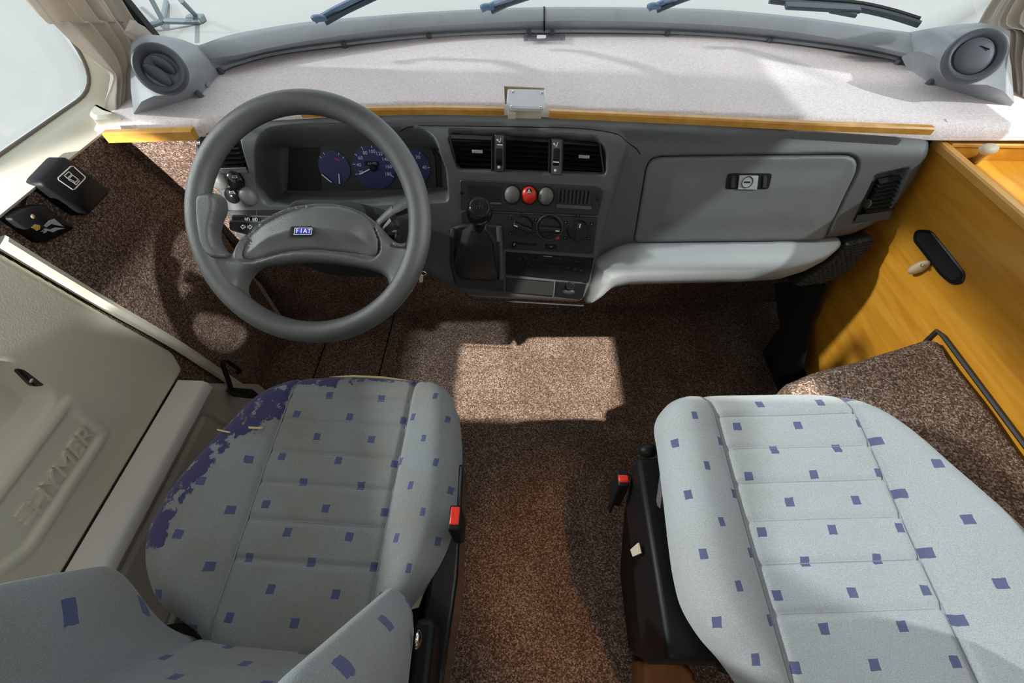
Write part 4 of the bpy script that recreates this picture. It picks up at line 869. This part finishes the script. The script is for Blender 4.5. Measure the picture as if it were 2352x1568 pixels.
cu, locd, hfd, old = cushion(ds, fd, d_out, (-.448, -.217), (.293, .244, .187, .133, .075, .016), pan_d, 'fabric_driver', .07, wear)
o, e1, e2, n = fd
L0 = [locd(*p) for p in ((745, 852), (800, 848), (870, 851), (930, 860), (955, 868), (900, 861), (830, 856), (780, 855))]
mb = MB(); mb.plate([o + e1 * a + e2 * b + n * (-.030) for a, b in L0], n, .006, .001); obj('exposed_foam', mb, 'foam', cu, label='yellow foam showing through the torn front edge')
for pp in ([(508, 990), (540, 997), (536, 1000), (510, 994)], [(578, 984), (612, 986), (606, 990), (580, 989)]):
    L0 = [locd(*p) for p in pp]; zz = [hfd(A([q]), A([max(0, sdf(old, A([q]))[0][0])]))[0] for q in L0]; obj('exposed_foam', MB().plate([o + e1 * q[0] + e2 * q[1] + n * (max(zz) - .001) for q in L0], n, .003, .0008), 'foam', cu)
pan_b = [(-.22, .10, .12, .055, 0), (0, .05, .11, .05, 0), (.22, .10, .12, .055, 0)]
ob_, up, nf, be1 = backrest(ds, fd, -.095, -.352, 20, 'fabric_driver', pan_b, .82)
def base(parent, top, bot, ztop):
    (x0, x1, y0, y1), (a0, a1, b0, b1) = top, bot
    obj('pedestal', MB().loft([[(a0, b0, .001), (a1, b0, .001), (a1, b1, .001), (a0, b1, .001)], [(x0 + .02, y0, ztop * .6), (x1 - .02, y0, ztop * .6), (x1 - .02, y1 - .02, ztop * .6), (x0 + .02, y1 - .02, ztop * .6)], [(x0, y0, ztop - .03), (x1, y0, ztop - .03), (x1, y1, ztop - .03), (x0, y1, ztop - .03)], [(x0, y0, ztop), (x1, y0, ztop), (x1, y1, ztop), (x0, y1, ztop)]]), 'black', parent, bevel=.008)
base(ds, (-.545, -.105, -.16, .33), (-.52, -.15, -.14, .28), .40)
obj('seat_pan', MB().obox(o + e1 * -.345 + e2 * .10 - n * .085, e1 * .20, e2 * .20, n * .025), 'black', ds, bevel=.01)
sg = P(1050, 1050, z=.44)
obj('side_trim', MB().loft([[(-.125, .30, .36), (-.098, .31, .36), (-.098, .31, .46), (-.125, .30, .46)], [(-.135, .12, .34), (-.090, .12, .34), (-.090, .12, .455), (-.135, .12, .455)], [(-.15, -.08, .34), (-.105, -.08, .34), (-.105, -.08, .42), (-.15, -.08, .42)]]), 'black_gloss', ds, bevel=.006)
obj('pale_lining', MB().plate([P(*p, z=.435) for p in ((1004, 1310), (975, 1360), (962, 1395), (945, 1400), (960, 1350))], (0, 0, 1), .004), 'beige_plastic', ds)
obj('pivot_bolt', MB().dome(P(958, 1468, x=-.11), (0, 1, 0), (0, 0, 1), (1, 0, 0), .010, .010, .005), 'chrome', ds)
obj('hinge_bracket', MB().box((-.135, -.12, .40), (-.108, .06, .52)), 'black', ds, bevel=.008)
bk = thing('seat_buckle', 'red-topped belt buckle at the side of the driver seat', 'buckle', P(1045, 1190, x=-.090) - A([0, 0, .12]), 'belt buckles')
c = P(1045, 1190, x=-.090)
obj('buckle_body', MB().obox(c - A([0, 0, .035]), (.009, 0, 0), (0, .018, 0), (0, 0, .04)), 'black', bk, bevel=.003)
obj('release_button', MB().obox(c, (.007, 0, 0), (0, .013, 0), (0, .003, .006)), 'red', bk, bevel=.002)
obj('stalk', MB().bar(c - A([0, 0, .07]), c - A([.005, 0, .13]), (0, 1, 0), .02, .004), 'black', bk)
ar = P(985, 1562, z=.66)
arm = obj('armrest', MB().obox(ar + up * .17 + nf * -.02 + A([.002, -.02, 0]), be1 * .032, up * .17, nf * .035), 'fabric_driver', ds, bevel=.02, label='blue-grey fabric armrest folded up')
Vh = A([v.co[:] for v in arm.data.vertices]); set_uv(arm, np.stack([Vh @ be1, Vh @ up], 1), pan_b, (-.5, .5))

# ---- passenger seat
fp_ = seat_frame((1118, -910), .63)
ps = thing('passenger_seat', 'clean pale blue-grey fabric seat with navy squares in front of glove box', 'seat', (.43, .1, 0), 'cab seats')
p_out = [(1555, 908), (1620, 893), (1750, 887), (1890, 888), (1965, 897), (2025, 920), (2080, 955), (2135, 1000), (2200, 1058), (2280, 1124), (2352, 1184), (2425, 1255), (2485, 1340), (2520, 1450), (2530, 1580), (2480, 1720), (2200, 1790), (1950, 1770), (1800, 1690), (1740, 1600), (1690, 1530), (1640, 1470), (1600, 1400), (1580, 1330), (1566, 1250), (1550, 1130), (1535, 1020), (1526, 950)]
pan_p = [(.286, .223, .066, .0375, .0), (.401, .244, .0955, .0368, .058), (.617, .216, .128, .0375, 0)]
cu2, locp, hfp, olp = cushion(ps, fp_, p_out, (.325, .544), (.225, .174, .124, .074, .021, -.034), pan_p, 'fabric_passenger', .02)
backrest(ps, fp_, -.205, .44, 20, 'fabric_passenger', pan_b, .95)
base(ps, (.205, .46, .02, .30), (.27, .45, .05, .22), .53)
o, e1, e2, n = fp_
obj('seat_pan', MB().obox(o + e1 * .37 + e2 * .07 - n * .068, e1 * .10, e2 * .17, n * .014), 'black', ps, bevel=.006)
obj('adjust_handle', MB().tube([P(1522, 1040, z=.56), P(1524, 1090, z=.55), P(1512, 1180, z=.52), P(1520, 1300, z=.50)], .006, 8), 'dash_grey', ps)
obj('front_knob', MB().ell(P(1488, 1035, z=.53), (.016, 0, 0), (0, .012, 0), (0, 0, .014)), 'black', ps)
for p in ((1536, 1230), (1560, 1336)): obj('bolt', MB().dome(P(*p, z=.545), (1, 0, 0), (0, 1, 0), (0, 0, 1), .004, .004, .003, 12, 3), 'chrome', ps)
obj('recline_lever', MB().tube([P(1700, 1548, z=.55), P(1725, 1560, z=.56), P(1760, 1600, z=.56)], .010, 8), 'lock_grey', ps)
c = P(1432, 1100, x=.192); bk = thing('seat_buckle', 'red-topped belt buckle at the side of the passenger seat', 'buckle', c - A([0, 0, .14]), 'belt buckles')
obj('buckle_body', MB().obox(c - A([0, 0, .045]), (.010, 0, 0), (0, .016, 0), (0, .004, .045)), 'black', bk, bevel=.003)
obj('release_button', MB().obox(c + A([0, 0, .001]), (.009, 0, 0), (0, .006, 0), (0, .001, .003)), 'red', bk, bevel=.002)
obj('stalk', MB().bar(c - A([0, 0, .085]), c - A([0, .01, .14]), (0, 1, 0), .016, .004), 'black', bk)
obj('label_scrap', MB().plate([P(*p, x=.200) for p in ((1450, 1262), (1468, 1246), (1474, 1270), (1456, 1278))], (-1, 0, 0), .002), 'beige_plastic', ps)

# ================================================================== RIGHT SIDE: WOODEN CABINET AND CARPET BOX
XC = .862; zt = .779
cab = thing('wood_cabinet', 'honey wood side cabinet with open tray top beside the passenger seat', 'cabinet', (1.0, .3, 0))
face = [(.905, zt), (.905, .36), (P(1876, 680, x=XC)[1], P(1876, 680, x=XC)[2]), (P(1845, 844, x=XC)[1], P(1845, 844, x=XC)[2] - .0), (.60, .16), (-1.0, .16), (-1.0, zt)]
obj('side_panel', MB().plate([(XC + .016, a, b) for a, b in face], (-1, 0, 0), .016, .001), 'wood', cab)
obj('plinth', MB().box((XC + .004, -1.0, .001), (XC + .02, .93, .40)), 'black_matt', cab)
obj('top_rail', MB().loft([[(XC - .003, y, zt - .012), (XC - .003, y, zt), (XC, y, zt + .003), (XC + .014, y, zt + .003), (XC + .017, y, zt), (XC + .017, y, zt - .012)] for y in (.905, -1.0)]), 'wood_strip', cab)
obj('front_rail', MB().box((XC + .017, .885, .60), (1.135, .905, zt - .006)), 'wood', cab, bevel=.002)
obj('front_rail_cap', MB().box((XC + .022, .883, zt - .006), (1.06, .908, zt + .002)), 'wood_strip', cab, bevel=.002)
obj('tray_floor', MB().box((XC + .017, -1.0, .730), (1.135, .885, .745)), 'wood', cab)
obj('tray_divider', MB().obox((1.10, .78, .757), (.004, -.10, 0), (.012, 0, 0), (0, 0, .012)), 'wood', cab, bevel=.002)
hc = [(2104, 527), (2140, 528), (2220, 628), (2214, 652), (2188, 655), (2162, 634), (2098, 552)]
hp_ = obj('cup_pull', MB().plate(rnd([P(*p, x=XC) for p in hc], .012, 5), (-1, 0, 0), .004, .002), 'black_gloss', cab, label='black recessed oblong pull')
obj('pull_well', MB().plate(rnd([P(*p, x=XC - .004) for p in ((2108, 534), (2136, 535), (2210, 628), (2190, 646), (2166, 628), (2106, 551))], .010, 4), (-1, 0, 0), .0006), 'black_matt', hp_)
c = P(2110, 614, x=XC - .012); kx = unit(P(2130, 602, x=XC - .012) - P(2090, 626, x=XC - .012)); kz = unit(np.cross(kx, [1., 0, 0]))
kb = obj('turn_knob', MB().ell(c, kx * .024, kz * .010, A([-.013, 0, 0])), 'knob_beige', cab, label='small beige oval turn knob')
obj('knob_screw', MB().dome(P(2118, 609, x=XC - .024), (0, 1, 0), (0, 0, 1), (-1, 0, 0), .004, .004, .002, 12, 3), 'brass', kb)
k0, k1 = P(2240, 370, z=.7465), P(2266, 347, z=.787)
pg = thing('tray_peg', 'small pale peg standing in the wooden tray', 'peg', k0)
obj('stem', MB().tube([k0, k0 * .5 + k1 * .5, k1], [.009, .007, .008], 10), 'brass', pg)
obj('head', MB().ell(k1 + A([0, 0, .004]), (.020, .003, 0), (0, .013, 0), (0, 0, .010)), 'beige_plastic', pg)
BZ = .544
bt = [(XC - .004, .572), (P(2000, 815, z=BZ)[0], P(2000, 815, z=BZ)[1]), (P(1870, 850, z=BZ)[0], P(1870, 850, z=BZ)[1]), (P(1795, 882, z=BZ)[0], P(1795, 882, z=BZ)[1]), (.50, .30), (.52, -.11), (XC - .004, -.11)]
V, Fs, Q, d = relief(rnd(bt, .02, 4), .01, lambda Q, d: rim(d, .018, .014) + .002 * np.sin(Q[:, 0] * 40) * np.sin(Q[:, 1] * 35), BZ - .02, lambda Q, h: np.stack([Q[:, 0], Q[:, 1], BZ + h], 1))
cb_ = tag(obj('carpet_box', MB().add(V, Fs), 'carpet', ang=60), 'carpet-covered box between passenger seat and wood cabinet', 'box')
obj('edge_strip', MB().tube([(XC - .006, .575, BZ - .03), (XC - .006, .578, BZ + .004), (XC - .006, .56, BZ + .008), (XC - .006, .2, BZ + .006), (XC - .006, -.11, BZ + .006)], .0042, 6), 'rubber', cb_)

# matt black strip filling the dark band below the right end of the dashboard
fpst = [(1796, 697), (1876, 680), (1845, 844), (1800, 880), (1785, 867)]
pp = [P(*p, x=XC - .002) for p in fpst]
tag(obj('footwell_strip', MB().loft([[P(1776, 650, x=.82), P(1905, 640, x=.82), P(1905, 640, x=.858), P(1800, 650, x=.858)], [P(1790, 760, x=.82), P(1866, 740, x=.84), P(1866, 740, x=.858), P(1800, 760, x=.858)], [P(1784, 866, x=.80), P(1846, 850, x=.80), P(1846, 850, x=.858), P(1800, 872, x=.858)]]), 'black_matt', bevel=.006), 'black duct standing in the passenger footwell by the wood cabinet', 'duct')
# brown rounded wooden piece on the floor at the lower edge of the view
wp = [P(*p, z=.10)[:2] for p in ((1476, 1530), (1482, 1515), (1500, 1508), (1560, 1515), (1595, 1545), (1610, 1600), (1600, 1680), (1490, 1680))]
V, Fs, Q, d = relief(A(spline(wp, 4, True)), .006, lambda Q, d: rim(d, .008, .008), .10, lambda Q, h: np.stack([Q[:, 0], Q[:, 1], .10 + h], 1))
tag(obj('wood_block', MB().add(V, Fs), 'wood_brown', ang=60), 'brown wooden block with rounded corner on the floor beside passenger seat base', 'block')

# ================================================================== LEFT SIDE: SWITCH BOXES, STRAP, CURTAINS
XK = XL
def swbox(px, th, bev, r, label, name):
    pts = [P(*p, x=XK + th) for p in px]; c = sum(pts) / len(pts); t = thing(name, label, 'switch box', (XK, c[1], min(p[2] for p in pts)), 'black boxes on the carpet wall')
    o_ = obj('case', MB().plate(rnd([A([XK, p[1], p[2]]) for p in pts], r, 4), (1, 0, 0), th, bev), 'black', t, ang=50); return t, o_
t, b1 = swbox([(150, 356), (258, 440), (200, 500), (90, 420)], .028, .004, .012, 'larger black switch box with white step symbol under the window sill', 'switch_box')
xf = XK + .0285
def B1(s, tt): # fractional position on the face: s across (front-back), tt down
    a, b, c_, d_ = A([170, 374]), A([250, 440]), A([196, 492]), A([108, 420]); p = (d_ * (1 - s) + a * s) * (1 - tt) + (c_ * (1 - s) + b * s) * tt; return P(p[0], p[1], x=xf)
mk = MB(); fr_ = [(134, 408), (163, 382), (169, 382), (196, 406), (195, 410), (172, 434), (167, 435), (135, 413), (134, 408)]
stroke(mk, [P(*p, x=xf) for p in fr_], (1, 0, 0), .0016, .0006)
for poly in ([(148, 403), (158, 394), (165, 400), (155, 409), (148, 403)], [(158, 410), (167, 402), (180, 412), (174, 418), (158, 410)], [(155, 409), (175, 424), (183, 415)], [(158, 413), (173, 420)]):
    stroke(mk, [P(*p, x=xf) for p in poly], (1, 0, 0), .0013, .0006)
obj('step_symbol', mk, 'white', b1, label='white outlined step symbol')
t2, b2 = swbox([(102, 468), (176, 524), (105, 560), (22, 500), (60, 478)], .022, .003, .007, 'smaller black box with gold and silver print on the carpet wall', 'switch_box')
xf = XK + .0225
obj('gold_print', MB().plate([P(*p, x=xf) for p in ((72, 522), (80, 515), (92, 517), (92, 526), (84, 530))], (1, 0, 0), .0004), 'gold_print', b2)
for pp in ([(100, 518), (112, 506), (124, 502), (136, 512), (146, 520), (134, 518), (118, 514), (106, 522)], [(92, 532), (104, 524), (114, 527), (126, 522), (150, 524), (132, 528), (122, 533), (110, 530)], [(98, 528), (108, 532), (100, 536)]):
    obj('silver_print', MB().plate([P(*p, x=xf) for p in pp], (1, 0, 0), .0004), 'silver_print', b2)
obj('screw', MB().dome(P(75, 497, x=xf - .001), (0, 1, 0), (0, 0, 1), (1, 0, 0), .004, .004, .002, 12, 3), 'brass', b2)
obj('cable', MB().tube([P(52, 478, x=XK + .006), P(58, 455, x=XK + .004), P(66, 438, x=XK + .003)], .0025, 6), 'black', t2)
sp_ = [P(532, 905, x=-.78), P(527, 880, x=-.78), P(516, 850, x=-.78), P(512, 834, x=-.78), P(520, 829, x=-.78), P(534, 838, x=-.78), P(550, 850, x=-.78), P(546, 856, x=-.78)]
stp = tag(obj('belt_hook', MB().tube(spline(sp_, 6), .0075, 8, flat=.55), 'black'), 'black bent hook between driver seat and door', 'hook')
fo = P(560, 895, x=-.74); obj('hook_foot', MB().bar(P(530, 900, x=-.78), P(585, 905, x=-.70), (0, 0, 1), .03, .016), 'black', stp, bevel=.004)

def curtain(rows, xpl, ztop, npl, amp, label, xin, tie=None):
    nseg = 150; sheet = []
    R3 = [(P(*a, x=xpl), P(*b, x=xpl), am) for a, b, am in rows]; a0, b0, am = R3[0]
    R3 = [(A([a0[0], a0[1] - .10, ztop]), A([b0[0], b0[1] - .06, ztop]), amp), (A([a0[0], a0[1] - .02, (a0[2] + ztop) / 2]), A([b0[0], b0[1] - .02, (a0[2] + ztop) / 2]), amp)] + R3
    dense = spline([np.concatenate([a, b, [m_]]) for a, b, m_ in R3], 6)
    for k, q in enumerate(dense):
        a, b, m_ = q[:3], q[3:6], q[6]; row = []
        for i in range(nseg):
            s = i / (nseg - 1); ph = s * npl * 2 * math.pi
            w_ = math.sin(ph + .35 * math.sin(k * .21 + s * 5)) + .35 * math.sin(2.3 * ph + 1 + k * .05)
            row.append(a + (b - a) * (s + .012 * math.sin(2 * ph)) + A([xin * m_ * (w_ + .6), 0, 0]))
        sheet.append(row)
    return tag(obj('curtain', MB().loft(sheet, False), 'curtain', ang=180, solid=.002), label, 'curtain', 'gathered cab curtains')
c1 = curtain([((34, 0), (270, 0), .020), ((105, 55), (302, 50), .020), ((170, 112), (322, 95), .018), ((218, 150), (318, 130), .014), ((250, 172), (304, 165), .008), ((246, 200), (300, 200), .010), ((238, 232), (298, 236), .012), ((240, 268), (290, 268), .012)], -.868, 1.62, 5.0, .024, 'beige pleated curtain gathered at the left end of windscreen', 1)
tb_ = [P(*p, x=-.80) for p in ((296, 48), (330, 66), (346, 82), (330, 104), (305, 92), (284, 76))]
obj('tie_tab', MB().plate(tb_, unit((1, -.3, .5)), .012, .004), 'curtain', c1)
c2 = curtain([((2405, 0), (2282, 28), .020), ((2430, 80), (2308, 66), .020), ((2410, 150), (2318, 110), .018), ((2400, 190), (2322, 160), .014), ((2395, 230), (2318, 205), .012)], 1.105, 1.62, 5.0, .024, 'beige pleated curtain gathered at the right end of windscreen', -1)
# pale corner bracket where sill, curtain and shelf meet
ck = [P(*p, z=.812) for p in ((218, 282), (238, 262), (262, 276), (290, 284), (268, 292), (232, 294))]
tag(obj('corner_cap', MB().plate(rnd(ck, .008, 4), (0, 0, 1), .022, .006), 'cream'), 'cream corner cap between window sill and shelf at left', 'corner cap')

# reading lamp on the ceiling behind the seats
rl = thing('unseen_lamp', 'small warm reading lamp on the ceiling behind the cab seats', 'lamp', (.20, -.62, 1.70), 'reading lamps')
obj('lamp_base', MB().lathe((.20, -.62, 1.752), (0, 0, -1), [(.05, 0), (.05, .012), (.03, .02), (.001, .02)], 28), 'cream', rl)
obj('lamp_shade', MB().loft([[A([.20, -.62, 1.735]) + r * A([math.cos(a), math.sin(a), 0]) + A([0, .0, -h]) for a in np.linspace(0, 2 * math.pi, 24, endpoint=False)] for r, h in ((.015, 0), (.022, .012), (.034, .035), (.032, .035), (.02, .014), (.013, .004))], True, False, True), 'brass', rl)
spot('unseen_lamp_spot', (.20, -.62, 1.695), (.12, .20, 0), 26, 19, .9, (1, .52, .18), .015)
rl = thing('unseen_lamp', 'white reading lamp on the left wall behind the driver seat', 'lamp', (-.80, -1.5, 1.40), 'reading lamps')  # out of view; added with a narrow cone to brighten the left toe carpet
obj('lamp_base', MB().lathe((-.90, -1.5, 1.45), (1, 0, 0), [(.05, 0), (.05, .012), (.03, .02), (.001, .02)], 28), 'cream', rl)
obj('lamp_arm', MB().tube([(-.885, -1.5, 1.45), (-.83, -1.52, 1.45), (-.80, -1.52, 1.45)], .008, 8), 'alu', rl)
ax = unit((.04, 2.47, -.87)); u1 = unit(np.cross(ax, [0, 0, 1.])); u2 = np.cross(u1, ax); pc = A([-.80, -1.515, 1.452])
obj('lamp_shade', MB().loft([[pc + ax * h + r * (math.cos(a) * u1 + math.sin(a) * u2) for a in np.linspace(0, 2 * math.pi, 24, endpoint=False)] for r, h in ((.012, -.01), (.022, .0), (.036, .04), (.034, .04), (.02, .004), (.011, -.006))], True, False, True), 'cream', rl)
spot('unseen_lamp_spot', pc + ax * .03, (-.79, .97, .60), 520, 8.5, .3, (1, .96, .94), .012)
